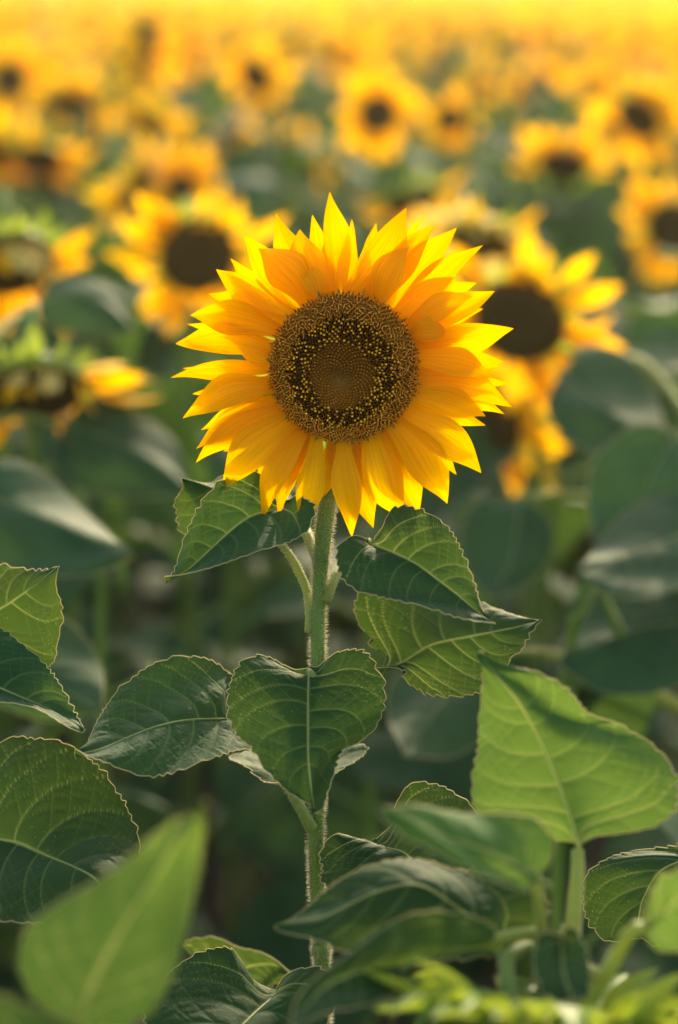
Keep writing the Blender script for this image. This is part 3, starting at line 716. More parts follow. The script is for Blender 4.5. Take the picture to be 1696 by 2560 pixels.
# nodding head: green back with pointed bracts
nc = at(1360, 2640, 1.22); nn = np.array([-.1, -.35, -.93]); nn /= np.linalg.norm(nn)
e1 = np.cross(nn, [0, 1, 0.2]); e1 /= np.linalg.norm(e1); e2 = np.cross(nn, e1)
V = []; k = 24
for i in range(8):
    q = i / 7
    for j in range(k):
        a = 2 * np.pi * j / k; rr = .062 * np.sin(np.pi / 2 * q) if q < 1 else .06
        V.append(nc - nn * (.028 * np.cos(np.pi / 2 * q)) + rr * (np.cos(a) * e1 + np.sin(a) * e2))
F = [(i * k + j, i * k + (j + 1) % k, (i + 1) * k + (j + 1) % k, (i + 1) * k + j) for i in range(7) for j in range(k)]
nh = ob('flower_head', mesh('flower_head', np.array(V) - FB, F, 'bract'), pl)
for q in range(60):
    a = q * 2.39996; d_ = np.cos(a) * e1 + np.sin(a) * e2; n_ = np.cross(nn, d_)
    s = np.linspace(0, 1, 10); t = np.linspace(-1, 1, 5); S, T = np.meshgrid(s, t, indexing='ij')
    Lq = random.uniform(.038, .062); hw = random.uniform(.008, .0125) * np.clip(1 - S ** 2, 0, 1) * (.5 + .5 * smoothstep(S / .3))
    lift_ = random.uniform(-.3, 1.7); r0 = .030 + .028 * (q % 4) / 3
    P = nc + d_ * (r0 + Lq * S * .8)[..., None] + n_ * (hw * T)[..., None] - nn * (.016 + .03 * lift_ * S - .02 * S ** 2 * lift_ * random.uniform(0, 2) + hw * T ** 2 * .7)[..., None]
    ob('bract', mesh('bract', P.reshape(-1, 3) - FB, grid_faces(10, 5), 'bract_young' if q % 3 else 'bract'), nh)

# ------------------------------------------------------------------ plant at the right edge, leaf in focus
b0 = at(1900, 2700, 1.60); foot = np.array([b0[0], b0[1], 0])
pl = thing('leafy_sunflower_plant', 'leafy plant at the right edge with one sharp toothed leaf below the tall upright leaf', 'sunflower plant', foot)
pth = spline([foot, at(1880, 2650, 1.6), at(1860, 2300, 1.6), at(1840, 2000, 1.6)], 20); mb = MB(); mb.tube(pth - foot, np.linspace(.009, .005, 20), 10)
ob('stem', mesh('stem', mb.V(), mb.f, 'stem'), pl)
traced_leaf(pl, Z6, [(1700, 330), (1520, 385), (1450, 480), (1430, 545), (1420, 640)],
    [(1700, 330), (1640, 285), (1568, 300), (1460, 305), (1380, 325), (1300, 362), (1236, 420), (1228, 500), (1245, 570), (1290, 630), (1345, 652), (1420, 640)],
    [(1700, 330), (1750, 450), (1700, 600), (1580, 660), (1480, 665), (1420, 640)],
    1.56, 1.52, dl=.01, seed=22, petiole=[(1790, 560, 1.6), (1760, 430, 1.58)])

# ------------------------------------------------------------------ sunflowers of the field: shared shapes
def flat_leaf(L, W, bend, fold, ns=16, n2=5, seed=0, serr=True):
    """heart-shaped leaf in its own frame: along +Y, up +Z, drooping by bend"""
    r = np.random.default_rng(seed)
    ed = np.array([(0, 0), (.10, -.07), (.27, -.12), (.42, -.03), (.49, .12), (.47, .28), (.38, .45), (.25, .63), (.12, .82), (.03, .95), (0, 1)])
    E = spline(np.c_[ed * [W, L], np.zeros(len(ed))], ns); Mx = np.c_[np.zeros(ns), np.linspace(0, 1, ns) * L, np.zeros(ns)]
    t = np.linspace(0, 1, n2)[None, :, None]
    Rg = Mx[:, None] * (1 - t) + E[:, None] * t
    Lg = Rg.copy(); Lg[..., 0] *= -1
    P = np.concatenate([Lg[:, ::-1], Rg[:, 1:]], 1)
    x, y = P[..., 0].copy(), P[..., 1].copy()
    z = np.abs(x) * fold + .035 * L * np.sin(y / L * 7 + r.random() * 6) * (x / W * 2) ** 2 + .02 * L * np.sin(x / W * 9 + y / L * 5)
    th = bend * np.clip(y / L, -.2, 1.1)
    rad_ = L / max(bend, .01)
    Y = rad_ * np.sin(th) + z * np.sin(th); Zz = -rad_ * (1 - np.cos(th)) + z * np.cos(th)
    return np.stack([x, Y, Zz], -1)
LEAFS = []
for k, (L, W, bd, fo) in enumerate([(.20, .17, 1.0, .25), (.24, .20, 1.25, .12), (.17, .13, .7, .35), (.22, .19, 1.5, -.1)]):
    P = flat_leaf(L, W, bd, fo, 22, 7, seed=k)
    LEAFS.append((mesh('leaf', P.reshape(-1, 3), grid_faces(*P.shape[:2]), 'leaf_bg'), P))
def petal_shape(L, W, bend, cup, ns=9, n2=5, seed=0):
    s, t, hw = petal_grid(L, W, ns, n2, sharp=1.0)
    S, T = np.meshgrid(s, t, indexing='ij')
    th = bend * S + 1e-6
    rad_ = L / (bend if abs(bend) > 1e-3 else 1e-3)
    Y = rad_ * np.sin(th); Zz = -rad_ * (1 - np.cos(th)) + cup * hw[:, None] * T ** 2
    return np.stack([hw[:, None] * T, Y, Zz], -1), np.stack([(T.ravel() + 1) / 2, S.ravel()], 1)
PETS = []
for k, (L, W, bd, cu) in enumerate([(.070, .024, .4, .4), (.064, .021, -.5, .2), (.075, .026, .9, -.3), (.055, .018, 1.4, .5)]):
    P, uv = petal_shape(L, W, bd, cu, seed=k)
    PETS.append((mesh('petal', P.reshape(-1, 3), grid_faces(9, 5), 'petal_bg', uv=uv), mesh('petal', P.reshape(-1, 3), grid_faces(9, 5), 'petal_dry', uv=uv), P, uv))
BP, _ = petal_shape(.046, .018, .8, .2)
BRACT = mesh('bract', BP.reshape(-1, 3), grid_faces(9, 5), 'bract')
def dome(rd, h0, back, k=20):
    prof = [(0.0, h0 * .6), (.35 * rd, h0 * .8), (.7 * rd, h0), (.92 * rd, h0 * .7), (rd, 0)]
    V = []; F = []
    for r_, z in prof:
        for j in range(k): V.append((r_ * math.cos(j * 6.2832 / k), r_ * math.sin(j * 6.2832 / k), z))
    n = len(prof)
    F = [(i * k + j, (i + 1) * k + j, (i + 1) * k + (j + 1) % k, i * k + (j + 1) % k) for i in range(n - 1) for j in range(k)]
    return V, F
DV, DF = dome(.048, .012, 0)
DISC = mesh('flower_head', DV, DF, 'disc_bg')
BV = [(r_ * math.cos(j * .31416), r_ * math.sin(j * .31416), z) for r_, z in ((.049, -.001), (.046, -.012), (.030, -.024), (.012, -.032)) for j in range(20)]
BF = [(i * 20 + j, i * 20 + (j + 1) % 20, (i + 1) * 20 + (j + 1) % 20, (i + 1) * 20 + j) for i in range(3) for j in range(20)]
BACK = mesh('receptacle', BV, BF, 'bract')
def frame(n, up=(0, 0, 1)):
    n = Vector(n).normalized(); x = Vector(up).cross(n)
    x = x.normalized() if x.length > 1e-4 else Vector((1, 0, 0)); y = n.cross(x)
    return Matrix((x, y, n)).transposed()
def petal_mats(n, rd, seed, open_=0.0, wild=0.0):
    """placements of ray petals around a head whose face looks along +Z"""
    r = random.Random(seed); out = []
    for q in range(n):
        a = q / n * 6.2832 + r.uniform(-.09, .09)
        el = r.uniform(-.25 - .4 * wild, .35 + .5 * wild) + open_
        if wild and r.random() < .22 * wild: continue
        m_ = Matrix.Rotation(a - math.pi / 2, 4, 'Z') @ Matrix.Translation((0, rd * .94, .002 - .006 * (q % 3))) @ Matrix.Rotation(el, 4, 'X') @ Matrix.Rotation(r.uniform(-.45, .45), 4, 'Y') @ Matrix.Scale(r.uniform(.85 - .25 * wild, 1.18), 4)
        out.append((m_, r.randrange(4)))
    return out
def stem_pts(headp, n, foot, neck=.09):
    """stem from the soil up to the back of a head that looks along n"""
    h = Vector(headp) - Vector(n) * .03
    b = h - Vector(n) * neck * .45 + Vector((0, 0, neck * (.45 if n[2] < -.2 else .05)))
    c = Vector((b.x * .7 + foot[0] * .3, b.y * .7 + foot[1] * .3, b.z - .16)) - Vector(n) * .02
    d = Vector((foot[0], foot[1], b.z * .45))
    return spline([tuple(foot), tuple(d), tuple(c), tuple(b), tuple(h)], 22)
def leaf_places(hs, seed, n=9, z0=.22, z1=.96, scale=1.0):
    r = random.Random(seed); out = []
    a = r.random() * 6.28
    for q in range(n):
        z = hs * (z0 + (z1 - z0) * q / (n - 1)); a += 2.39996 + r.uniform(-.3, .3)
        pet = r.uniform(.06, .13); up = r.uniform(-.1, .55)
        s = scale * r.uniform(.75, 1.2) * (1.1 - .35 * q / n)
        m_ = Matrix.Translation((0, 0, z)) @ Matrix.Rotation(a, 4, 'Z') @ Matrix.Translation((0, pet, pet * .55)) @ Matrix.Rotation(up - .35, 4, 'X') @ Matrix.Rotation(r.uniform(-.4, .4), 4, 'Y') @ Matrix.Scale(s, 4)
        out.append((m_, r.randrange(4), a, z, pet))
    return out
def petiole_tube(a, z, pet, mbx, off=(0, 0, 0)):
    d = np.array([-math.sin(a), math.cos(a), 0])
    p = np.array([[0, 0, z], [0, 0, z + pet * .25] + d * pet * .5, [0, 0, z + pet * .55] + d * pet]) + np.array(off)
    mbx.tube(p, [.0045, .0035, .003], 5, cap=False)

def field_flower(px, py, depth, label, yaw=0.0, nod=0.0, size=1.0, npet=40, dry=0.0, open_=0.0, skip=None, seed=0, dry_top=False, leaves=9, group='blurred sunflowers just behind the flower in focus', name='sunflower', bracts=True, curl=None, lscale=1.0):
    """a countable flower of the field, its head at a chosen spot; yaw turns it to the viewer's right, nod tips it to the ground"""
    hp_ = Vector(at(px, py, depth))
    n = Vector((math.sin(yaw) * math.cos(nod), -math.cos(yaw) * math.cos(nod), -math.sin(nod)))
    foot = Vector((hp_.x - n.x * .10, hp_.y - n.y * .10 + .02, 0))
    t = thing(name, label, 'sunflower', foot, group)
    mb = MB(); pts = stem_pts(hp_ - foot, n, (0, 0, 0)); mb.tube(pts, np.linspace(.009, .0065, 22), 8)
    ob('stem', mesh('stem', mb.V(), mb.f, 'stem'), t)
    mh = Matrix.Translation(hp_ - foot) @ frame(n).to_4x4() @ Matrix.Scale(size, 4)
    hd = ob('flower_head', DISC, t, mh)
    ob('receptacle', BACK, hd)
    r = random.Random(seed + 99)
    for m_, v in petal_mats(npet, .048, seed, open_, .6):
        d = m_.to_3x3() @ Vector((0, 1, 0)); upness = d.y
        if skip and skip(math.degrees(math.atan2(d.y, d.x)) % 360, r): continue
        isdry = r.random() < dry or (dry_top and upness > .1 and r.random() < .6)
        if curl is not None and (upness > curl[0]):
            m_ = m_ @ Matrix.Rotation(curl[1] * r.uniform(.8, 1.08), 4, 'X') @ Matrix.Scale(r.uniform(.55, .85), 4)
        ob('petal', PETS[v][1 if isdry else 0], hd, m_)
    if bracts:
        for q in range(22):
            a = q / 22 * 6.2832 + r.uniform(-.1, .1)
            ob('bract', BRACT, hd, Matrix.Rotation(a, 4, 'Z') @ Matrix.Translation((0, .036, -.008)) @ Matrix.Rotation(r.uniform(-.35, .6), 4, 'X') @ Matrix.Scale(r.uniform(.55, .9), 4))
    lm = MB()
    for m_, v, a, z, pet in leaf_places(hp_.z * .93, seed + 5, leaves, scale=lscale):
        o = ob('leaf', LEAFS[v][0], t, m_)
        petiole_tube(a, z, pet, lm)
    if lm.n: ob('petiole', mesh('petiole', lm.V(), lm.f, 'stem'), t, kind='stuff')
    return t

G1 = 'blurred sunflowers just behind the flower in focus'
field_flower(495, 640, 2.95, 'blurred sunflower with big dark disc and pale folded upper petals, behind the upper left petals', yaw=.25, nod=.25, size=1.0, seed=1, curl=(.72, 1.35), open_=-.05, npet=44)
field_flower(1300, 800, 2.75, 'blurred nodding sunflower with dark disc and bright petals, right behind the flower in focus', yaw=-.35, nod=.38, size=1.12, seed=2, curl=(.75, 1.3), npet=44)
field_flower(1240, 1040, 2.9, 'blurred sunflower with narrow dark disc, lowest one right of the flower in focus', yaw=-.9, nod=.3, size=.95, seed=3, skip=lambda a, r: 110 < a < 250)
field_flower(30, 660, 2.8, 'nodding sunflower with dried petals hanging over its disc, cut by left edge, upper one', yaw=.35, nod=.75, size=1.05, seed=4, dry_top=True, curl=(.35, 2.0), npet=42)
field_flower(85, 975, 2.5, 'nodding sunflower with green bracts above hanging pale petals, lower one at left edge', yaw=.2, nod=.95, size=1.15, seed=5, dry_top=True, curl=(.35, 2.1), npet=36)
field_flower(1195, 600, 3.3, 'nodding sunflower with shrivelled brown petals peeking out above the right upper petals', yaw=-.2, nod=1.1, size=1.0, seed=6, dry=.7)
field_flower(945, 285, 4.15, 'round blurred sunflower with dark centre facing the viewer above the flower in focus', yaw=0.05, nod=.1, size=.70, seed=7, npet=42, open_=.15)
field_flower(1125, 298, 4.7, 'smaller round blurred sunflower right of the round one above the flower in focus', yaw=.25, nod=.2, size=.60, seed=8, npet=42, open_=.2)
field_flower(1410, 415, 4.6, 'nodding blurred sunflower with dark disc in the upper right', yaw=-.15, nod=.75, size=1.05, seed=9, skip=lambda a, r: 200 < a < 340)
field_flower(100, 400, 4.6, 'nodding blurred sunflower with dark disc and orange lower petals, upper left', yaw=.2, nod=.95, size=1.0, seed=10, skip=lambda a, r: 30 < a < 150 and r.random() < .6)
field_flower(1690, 570, 3.9, 'blurred sunflower with dark disc cut by the right edge', yaw=-.3, nod=.45, size=1.05, seed=11)
field_flower(345, 470, 3.9, 'blurred sunflower seen edge-on with pale upper petals above the big dark disc', yaw=1.3, nod=.5, size=.95, seed=12, dry=.35)
field_flower(1030, 500, 3.9, 'blurred sunflower half hidden behind the topmost right petals', yaw=.5, nod=1.05, size=.95, seed=13, skip=lambda a, r: 60 < a < 200 or r.random() < .2)
field_flower(360, 120, 5.2, 'blurred bright yellow sunflower near the top left', yaw=1.2, nod=.2, size=1.3, seed=14, npet=42, open_=.5)
field_flower(640, 190, 5.2, 'blurred yellow sunflower just left of the round dark-centred one', yaw=-.5, nod=.4, size=.85, seed=15, npet=42, open_=.2)
field_flower(25, 200, 6.2, 'blurred yellow sunflower with small dark centre cut by the top left edge', yaw=.1, nod=.1, size=1.05, seed=16, npet=42, open_=.2)
field_flower(580, 350, 5.6, 'blurred orange-yellow sunflower above the topmost left petals', yaw=1.35, nod=.6, size=1.0, seed=17)
field_flower(770, 390, 5.4, 'blurred orange sunflower just above the topmost petal', yaw=-1.3, nod=.7, size=.9, seed=18)
field_flower(1345, 215, 7.5, 'blurred yellow sunflower at upper right between paler ones', yaw=.1, nod=.2, size=1.0, seed=19, npet=42, open_=.4)
field_flower(1490, 235, 7.2, 'blurred yellow sunflower near the upper right edge', yaw=-.1, nod=.25, size=1.0, seed=20, npet=42, open_=.4)

# ------------------------------------------------------------------ leafy plants close behind, big soft leaves
b0 = at(1820, 2000, 2.3); foot = np.array([b0[0], b0[1], 0])
pl = thing('leafy_sunflower_plant', 'blurred plant with large drooping teal leaves behind the tall upright leaf, right edge', 'sunflower plant', foot)
pth = spline([foot, at(1810, 2200, 2.3), at(1790, 1500, 2.35), at(1760, 950, 2.42)], 20); mb = MB(); mb.tube(pth - foot, np.linspace(.011, .007, 20), 10)
ob('stem', mesh('stem', mb.V(), mb.f, 'stem'), pl)
S_ = dict(hi=False, material='leaf_bg', pr=.004)
traced_leaf(pl, Z1, [(1760, 1310), (1640, 1360), (1540, 1400), (1440, 1430)], [(1760, 1310), (1720, 1240), (1600, 1260), (1500, 1350), (1440, 1430)], [(1760, 1310), (1760, 1420), (1660, 1490), (1540, 1490), (1440, 1430)], 2.2, 2.1, dl=.07, dr=-.05, seed=31, petiole=[(1800, 1500, 2.34), (1790, 1380, 2.28)], **S_)
traced_leaf(pl, Z1, [(1400, 930), (1480, 990), (1570, 1070), (1660, 1180)], [(1400, 930), (1460, 860), (1580, 900), (1650, 1030), (1660, 1180)], [(1400, 930), (1370, 1030), (1460, 1120), (1570, 1165), (1660, 1180)], 2.5, 2.35, dl=.08, dr=-.02, seed=32, petiole=[(1780, 1120, 2.4), (1600, 900, 2.55)], **S_)
traced_leaf(pl, Z1, [(1690, 1080), (1640, 1170), (1600, 1260), (1500, 1380)], [(1690, 1080), (1600, 1060), (1500, 1130), (1470, 1250), (1500, 1380)], [(1690, 1080), (1760, 1150), (1720, 1290), (1620, 1370), (1500, 1380)], 2.3, 2.2, dl=.03, dr=-.05, seed=33, petiole=[(1790, 1250, 2.38), (1740, 1120, 2.35)], **S_)
traced_leaf(pl, Z1, [(1760, 1560), (1640, 1560), (1520, 1600), (1400, 1660)], [(1760, 1560), (1700, 1470), (1560, 1460), (1450, 1540), (1400, 1660)], [(1760, 1560), (1740, 1680), (1620, 1740), (1500, 1730), (1400, 1660)], 2.2, 2.15, dl=.06, dr=-.04, seed=34, petiole=[(1800, 1700, 2.34), (1790, 1620, 2.28)], **S_)
traced_leaf(pl, Z1, [(1300, 1240), (1290, 1330), (1270, 1420), (1230, 1500)], [(1300, 1240), (1200, 1250), (1150, 1340), (1170, 1430), (1230, 1500)], [(1300, 1240), (1370, 1290), (1380, 1380), (1320, 1460), (1230, 1500)], 2.4, 2.3, dl=.02, seed=35, petiole=[(1780, 1420, 2.36), (1500, 1250, 2.42)], **S_)
traced_leaf(pl, Z1, [(1190, 1640), (1130, 1720), (1080, 1790), (1010, 1890)], [(1190, 1640), (1090, 1620), (990, 1690), (970, 1790), (1010, 1890)], [(1190, 1640), (1260, 1720), (1230, 1820), (1130, 1890), (1010, 1890)], 2.2, 2.05, dl=.02, seed=36, petiole=[(1790, 1800, 2.32), (1400, 1640, 2.3)], **S_)
b0 = at(-160, 2000, 2.25); foot = np.array([b0[0], b0[1], 0])
pl = thing('leafy_sunflower_plant', 'blurred plant with a broad teal leaf pointing in below the lower nodding head', 'sunflower plant', foot)
pth = spline([foot, at(-160, 2200, 2.25), at(-170, 1500, 2.27), at(-180, 1100, 2.3)], 20); mb = MB(); mb.tube(pth - foot, np.linspace(.011, .007, 20), 10)
ob('stem', mesh('stem', mb.V(), mb.f, 'stem'), pl)
traced_leaf(pl, Z1, [(-60, 1220), (80, 1280), (220, 1340), (335, 1385)], [(-60, 1220), (0, 1150), (110, 1190), (230, 1290), (335, 1385)], [(-60, 1220), (-80, 1340), (40, 1430), (200, 1445), (335, 1385)], 2.15, 2.05, dl=.07, dr=-.03, seed=37, petiole=[(-170, 1400, 2.27), (-120, 1250, 2.22)], **S_)
traced_leaf(pl, Z1, [(160, 1060), (260, 1090), (380, 1150), (470, 1230)], [(160, 1060), (220, 1000), (340, 1030), (440, 1110), (470, 1230)], [(160, 1060), (130, 1160), (230, 1230), (360, 1250), (470, 1230)], 2.5, 2.4, dl=.06, dr=-.02, seed=38, petiole=[(-170, 1250, 2.3), (0, 1050, 2.45)], **S_)
traced_leaf(pl, Z1, [(90, 760), (180, 735), (270, 760), (340, 830)], [(90, 760), (130, 700), (230, 690), (310, 750), (340, 830)], [(90, 760), (110, 810), (200, 830), (280, 840), (340, 830)], 2.6, 2.5, dl=.05, dr=-.02, seed=39, petiole=[(-180, 1110, 2.3), (-20, 850, 2.5)], **S_)
traced_leaf(pl, Z1, [(-40, 1540), (60, 1640), (160, 1720), (260, 1780)], [(-40, 1540), (60, 1500), (180, 1560), (250, 1660), (260, 1780)], [(-40, 1540), (-90, 1650), (0, 1760), (130, 1800), (260, 1780)], 2.1, 2.0, dl=.05, seed=40, petiole=[(-160, 1750, 2.26), (-110, 1600, 2.2)], **S_)
# ------------------------------------------------------------------ the rest of the field
HEADS = [(495, 640, 2.95), (1300, 800, 2.75), (1240, 1040, 2.9), (30, 660, 2.8), (85, 975, 2.5), (1195, 600, 3.3)]
ALLH = [(945, 285, 6.5, 230), (1125, 298, 6.5, 180), (1410, 415, 4.6, 130), (100, 400, 4.6, 130), (1690, 570, 3.9, 150), (345, 470, 3.9, 150), (1030, 500, 3.9, 150), (370, 130, 6.6, 110), (650, 190, 6.5, 110), (25, 200, 6.2, 110), (580, 350, 5.6, 110), (770, 390, 5.4, 110), (1345, 215, 7.5, 90), (1490, 235, 7.2, 90), (495, 640, 2.95, 200), (1300, 800, 2.75, 230), (1195, 600, 3.3, 180)]
def near_head(x, y):
    v = np.array([x, y - .1, 1.17]) - CAM; d = v @ CF
    px, py = 848 + v @ CR / d * FPX, 1280 - v @ CU / d * FPX; rr = .11 / d * FPX
    return any(d < hd + 1.2 and math.hypot(px - hx, py - hy) < (rr + hr) * .55 for hx, hy, hd, hr in ALLH)
def hides_head(x, y):
    v = np.array([x, y, 1.0]) - CAM; d = v @ CF; px = 848 + v @ CR / d * FPX
    return any(d < hd and abs(px - hx) < 330 for hx, hy, hd in HEADS)
PROTO = []
for k in range(8):
    r = random.Random(400 + k)
    h = r.uniform(1.08, 1.22); nod = [.1, .5, .25, 1.0, .7, .3, .0, .9][k]; yaw = [.3, -.9, .6, .2, -.3, 1.1, -.1, .8][k]; ds = [.75, .9, .7, 1.0, .85, .7, .75, 1.0][k]
    n = Vector((math.sin(yaw) * math.cos(nod), -math.cos(yaw) * math.cos(nod), -math.sin(nod)))
    hpv = Vector((n.x * .1, n.y * .1, h))
    mb = MB(); mb.tube(stem_pts(hpv, n, (0, 0, 0)), np.linspace(.010, .0065, 22), 6)
    lp = leaf_places(h * .93, 800 + k, 9, scale=1.12)
    for m_, v, a, z, pet in lp: petiole_tube(a, z, pet, mb)
    mh = Matrix.Translation(hpv) @ frame(n).to_4x4() @ Matrix.Scale(r.uniform(.95, 1.15), 4)
    pv = MB(); uvs = []
    for m_, v in petal_mats(42, .048 * ds, 600 + k, .1, wild=[.3, 1, .6, 1, 1.3, .8, .2, 1.2][k]):
        P = PETS[v][2].reshape(-1, 3); mw = np.array(m_)
        pv.add(P @ mw[:3, :3].T + mw[:3, 3], grid_faces(9, 5)); uvs.append(PETS[v][3])
    bm_ = MB(); bm_.add(np.array(BV), BF)
    for q in range(20):
        mw = np.array(Matrix.Rotation(q / 20 * 6.2832, 4, 'Z') @ Matrix.Translation((0, .04, -.010)) @ Matrix.Rotation(r.uniform(-.6, .1), 4, 'X'))
        bm_.add(BP.reshape(-1, 3) @ mw[:3, :3].T + mw[:3, 3], grid_faces(9, 5))
    lv = MB()
    for m_, v, a, z, pet in lp:
        mw = np.array(m_); lv.add(LEAFS[v][1].reshape(-1, 3) @ mw[:3, :3].T + mw[:3, 3], grid_faces(*LEAFS[v][1].shape[:2]))
    PROTO.append(dict(stem=mesh('stem', mb.V(), mb.f, 'stem'), lp=lp, mh=mh, petals=mesh('petals', pv.V(), pv.f, 'petal_bg', uv=np.vstack(uvs)), calyx=mesh('calyx', bm_.V(), bm_.f, 'bract'), foliage=mesh('foliage', lv.V(), lv.f, 'leaf_bg'), h=h, ds=ds, hp=tuple(hpv)))

def in_view(x, y, z=1.1, m=.0):
    v = np.array([x, y, z]) - CAM; d = v @ CF
    return d > 0 and abs(v @ CR / d * FPX) < 848 + m
spots = []
fr = random.Random(5)
y = 2.2; row = 0
while y < 24:
    row += 1
    step = .36 if y < 8 else .42
    hwid = .15 * y + (.75 if y < 8 else .9)
    x = -hwid + fr.uniform(0, .3)
    while x < hwid:
        spots.append((x + fr.uniform(-.1, .1), y + fr.uniform(-.14, .14), row)); x += step * fr.uniform(.75, 1.1)
    y += step
near, mass = [], []
placed = 0
counts = {}
for (x, y_, rw) in spots:
    vis = in_view(x, y_, m=.13 / y_ * FPX)
    if vis and y_ < 15.5:
        counts[rw] = counts.get(rw, 0) + 1; near.append((x, y_, rw, counts[rw]))
    else: mass.append((x, y_))
print('field plants', len(near), len(mass))
def nth(n): return str(n) + ('th' if 10 <= n % 100 <= 20 else {1: 'st', 2: 'nd', 3: 'rd'}.get(n % 10, 'th'))
for (x, y_, rw, ci) in near[:300]:
    pr0 = PROTO[fr.randrange(8)]
    leafy = y_ < 4.3
    bare = not leafy and (fr.random() < .06 or near_head(x, y_))
    sc = fr.uniform(.93, 1.06) * ((.78 if hides_head(x, y_) else .9) if leafy else 1)
    if leafy:
        t = thing('leafy_sunflower_plant', 'shaded leafy plant, %s from left in the %s row behind the flower in focus' % (nth(ci), nth(rw)), 'sunflower plant', (x, y_, 0), 'leafy plants in the shade behind the flower in focus')
    elif bare:
        t = thing('leafy_sunflower_plant', 'flowerless blurred plant, %s from left in the %s field row' % (nth(ci), nth(rw)), 'sunflower plant', (x, y_, 0), 'flowerless plants in the field rows')
    elif y_ < 8:
        t = thing('sunflower', 'soft blurred open sunflower, %s from left in the %s field row' % (nth(ci), nth(rw)), 'sunflower', (x, y_, 0), 'sunflowers in the middle rows of the field')
    else:
        t = thing('sunflower', 'small strongly blurred far sunflower, %s from left in the %s field row' % (nth(ci), nth(rw)), 'sunflower', (x, y_, 0), 'sunflowers in the far rows of the field')
    t.rotation_euler.z = fr.uniform(-.5, .5) if not leafy else fr.uniform(0, 6.28); t.scale = (sc, sc, sc)
    ob('stem', pr0['stem'], t)
    if not leafy and not bare:
        hd = ob('flower_head', DISC, t, pr0['mh'] @ Matrix.Diagonal((pr0['ds'], pr0['ds'], 1, 1)))
        iv = Matrix.Diagonal((1 / pr0['ds'], 1 / pr0['ds'], 1, 1))
        pe = ob('petals', pr0['petals'], hd, iv, kind='stuff')
        ob('calyx', pr0['calyx'], hd)
    if y_ < 7:
        for m_, v, a, z, pet in pr0['lp']: ob('leaf', LEAFS[v][0], t, m_)
    else:
        ob('foliage', pr0['foliage'], t, kind='stuff')
mass += [q[:2] for q in near[300:]]
y = 24.0
while y < 150:
    step = .5 + (y - 24) * .022
    hwid = .15 * y + 1.2
    x = -hwid + fr.uniform(0, .3)
    while x < hwid:
        mass.append((x + fr.uniform(-.2, .2), y + fr.uniform(-.2, .2))); x += step * fr.uniform(.75, 1.15)
    y += step
# low-polygon plants for the mass
def low(k):
    r = random.Random(k); Vs = []; Fs = []; Ms = []; Us = []; n0 = 0
    def add(v, f, mi, uv=None):
        nonlocal n0
        v = np.asarray(v, float); Vs.append(v); Fs.append(np.asarray(f) + n0); Ms.extend([mi] * len(f)); n0 += len(v)
        Us.append(uv if uv is not None else np.zeros((len(v), 2)))
    h = r.uniform(1.08, 1.22); nod = r.uniform(0, .9); yaw = r.uniform(-.9, .9)
    n = Vector((math.sin(yaw) * math.cos(nod), -math.cos(yaw) * math.cos(nod), -math.sin(nod)))
    fm = np.array(Matrix.Translation((n.x * .1, n.y * .1, h)) @ frame(n).to_4x4())
    w = .008
    add([(-w, 0, 0), (w, 0, 0), (w, 0, h), (-w, 0, h), (0, -w, 0), (0, w, 0), (0, w, h), (0, -w, h)], [(0, 1, 2, 3), (4, 5, 6, 7)], 0)
    for m_, v, a, z, pet in leaf_places(h * .93, 900 + k, 7):
        P = LEAFS[v][1][::7, ::3].reshape(-1, 3); mw = np.array(m_); s_ = LEAFS[v][1][::7, ::3].shape[:2]
        add(P @ mw[:3, :3].T + mw[:3, 3], grid_faces(*s_), 1)
    for m_, v in (petal_mats(16, .048, 700 + k, .2) if k < 6 else []):
        P = PETS[v][2][::4, ::4].copy(); P[..., 0] *= 1.5; s_ = P.shape[:2]; mw = fm @ np.array(m_)
        P[1, :, 0] *= 1.2
        add(P.reshape(-1, 3) @ mw[:3, :3].T + mw[:3, 3], grid_faces(*s_), 2, PETS[v][3].reshape(9, 5, 2)[::4, ::4].reshape(-1, 2))
    a = np.arange(8) * .7854
    v = np.vstack([np.c_[.048 * np.cos(a), .048 * np.sin(a), a * 0 + .004]])
    if k < 6: add(v * [.8, .8, 1] @ fm[:3, :3].T + fm[:3, 3], [(0, 1, 2, 3), (0, 3, 4, 7), (4, 5, 6, 7)], 3)
    return np.vstack(Vs), np.vstack(Fs), np.array(Ms), np.vstack(Us)
LOW = [low(k) for k in range(8)]
AV, AF, AM, AU, n0 = [], [], [], [], 0
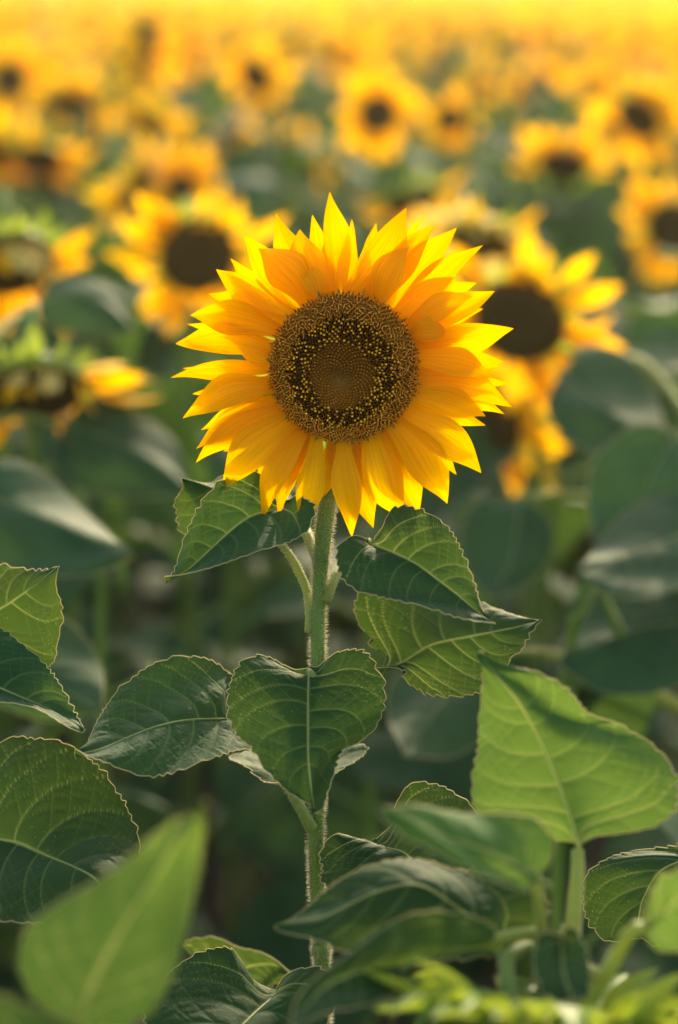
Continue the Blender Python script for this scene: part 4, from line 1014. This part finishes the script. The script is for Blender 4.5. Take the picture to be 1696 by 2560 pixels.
for (x, y_) in mass:
    v, f, mi, u = LOW[fr.randrange(7)]
    a = fr.uniform(-.5, .5); s = fr.uniform(.92, 1.06) * (1 if y_ < 24 else 1.05); c, sn = math.cos(a) * s, math.sin(a) * s
    if y_ < 4.3: s *= .8; c *= .8; sn *= .8
    W = np.c_[v[:, 0] * c - v[:, 1] * sn + x, v[:, 0] * sn + v[:, 1] * c + y_, v[:, 2] * s]
    AV.append(W); AF.append(f + n0); AM.append(mi); AU.append(u); n0 += len(v)
AV = np.vstack(AV); AF = np.vstack(AF); AM = np.concatenate(AM); AU = np.vstack(AU)
me = bpy.data.meshes.new('sunflower_mass')
me.vertices.add(len(AV)); me.vertices.foreach_set('co', AV.astype(np.float32).ravel())
me.loops.add(AF.size); me.loops.foreach_set('vertex_index', AF.astype(np.int32).ravel())
me.polygons.add(len(AF)); me.polygons.foreach_set('loop_start', np.arange(0, AF.size, 4, dtype=np.int32))
for q in ('stem', 'leaf_bg', 'petal_bg', 'disc_bg'): me.materials.append(M[q])
me.polygons.foreach_set('material_index', AM.astype(np.int32))
lay = me.uv_layers.new(name='UVMap'); lay.data.foreach_set('uv', AU.astype(np.float32)[AF.ravel()].ravel())
me.update(calc_edges=True)
o = ob('sunflower_mass', me, kind='stuff'); o['label'] = 'golden mass of distant sunflowers reaching the horizon'; o['category'] = 'sunflowers'
print('mass faces', len(AF))

# ------------------------------------------------------------------ the hazy evening air over the field
m, nt = mat('haze')
vp = nt.nodes.new('ShaderNodeVolumePrincipled'); vp.inputs['Color'].default_value = (.95, .92, .86, 1)
vp.inputs['Density'].default_value = .0013; vp.inputs['Anisotropy'].default_value = .55
o_ = nt.nodes.new('ShaderNodeOutputMaterial'); nt.links.new(vp.outputs[0], o_.inputs['Volume'])
M['haze'] = m
hx, y0, y1, z0, z1 = 60, -4, 165, -1.0, 2.2
me = mesh('haze', [(x, y, z) for z in (z0, z1) for x, y in ((-hx, y0), (hx, y0), (hx, y1), (-hx, y1))],
          [(3, 2, 1, 0), (4, 5, 6, 7), (0, 1, 5, 4), (1, 2, 6, 5), (2, 3, 7, 6), (3, 0, 4, 7)], 'haze', smooth=False)
hz = ob('haze', me, kind='stuff'); hz['label'] = 'warm evening haze lying over the sunflower field'
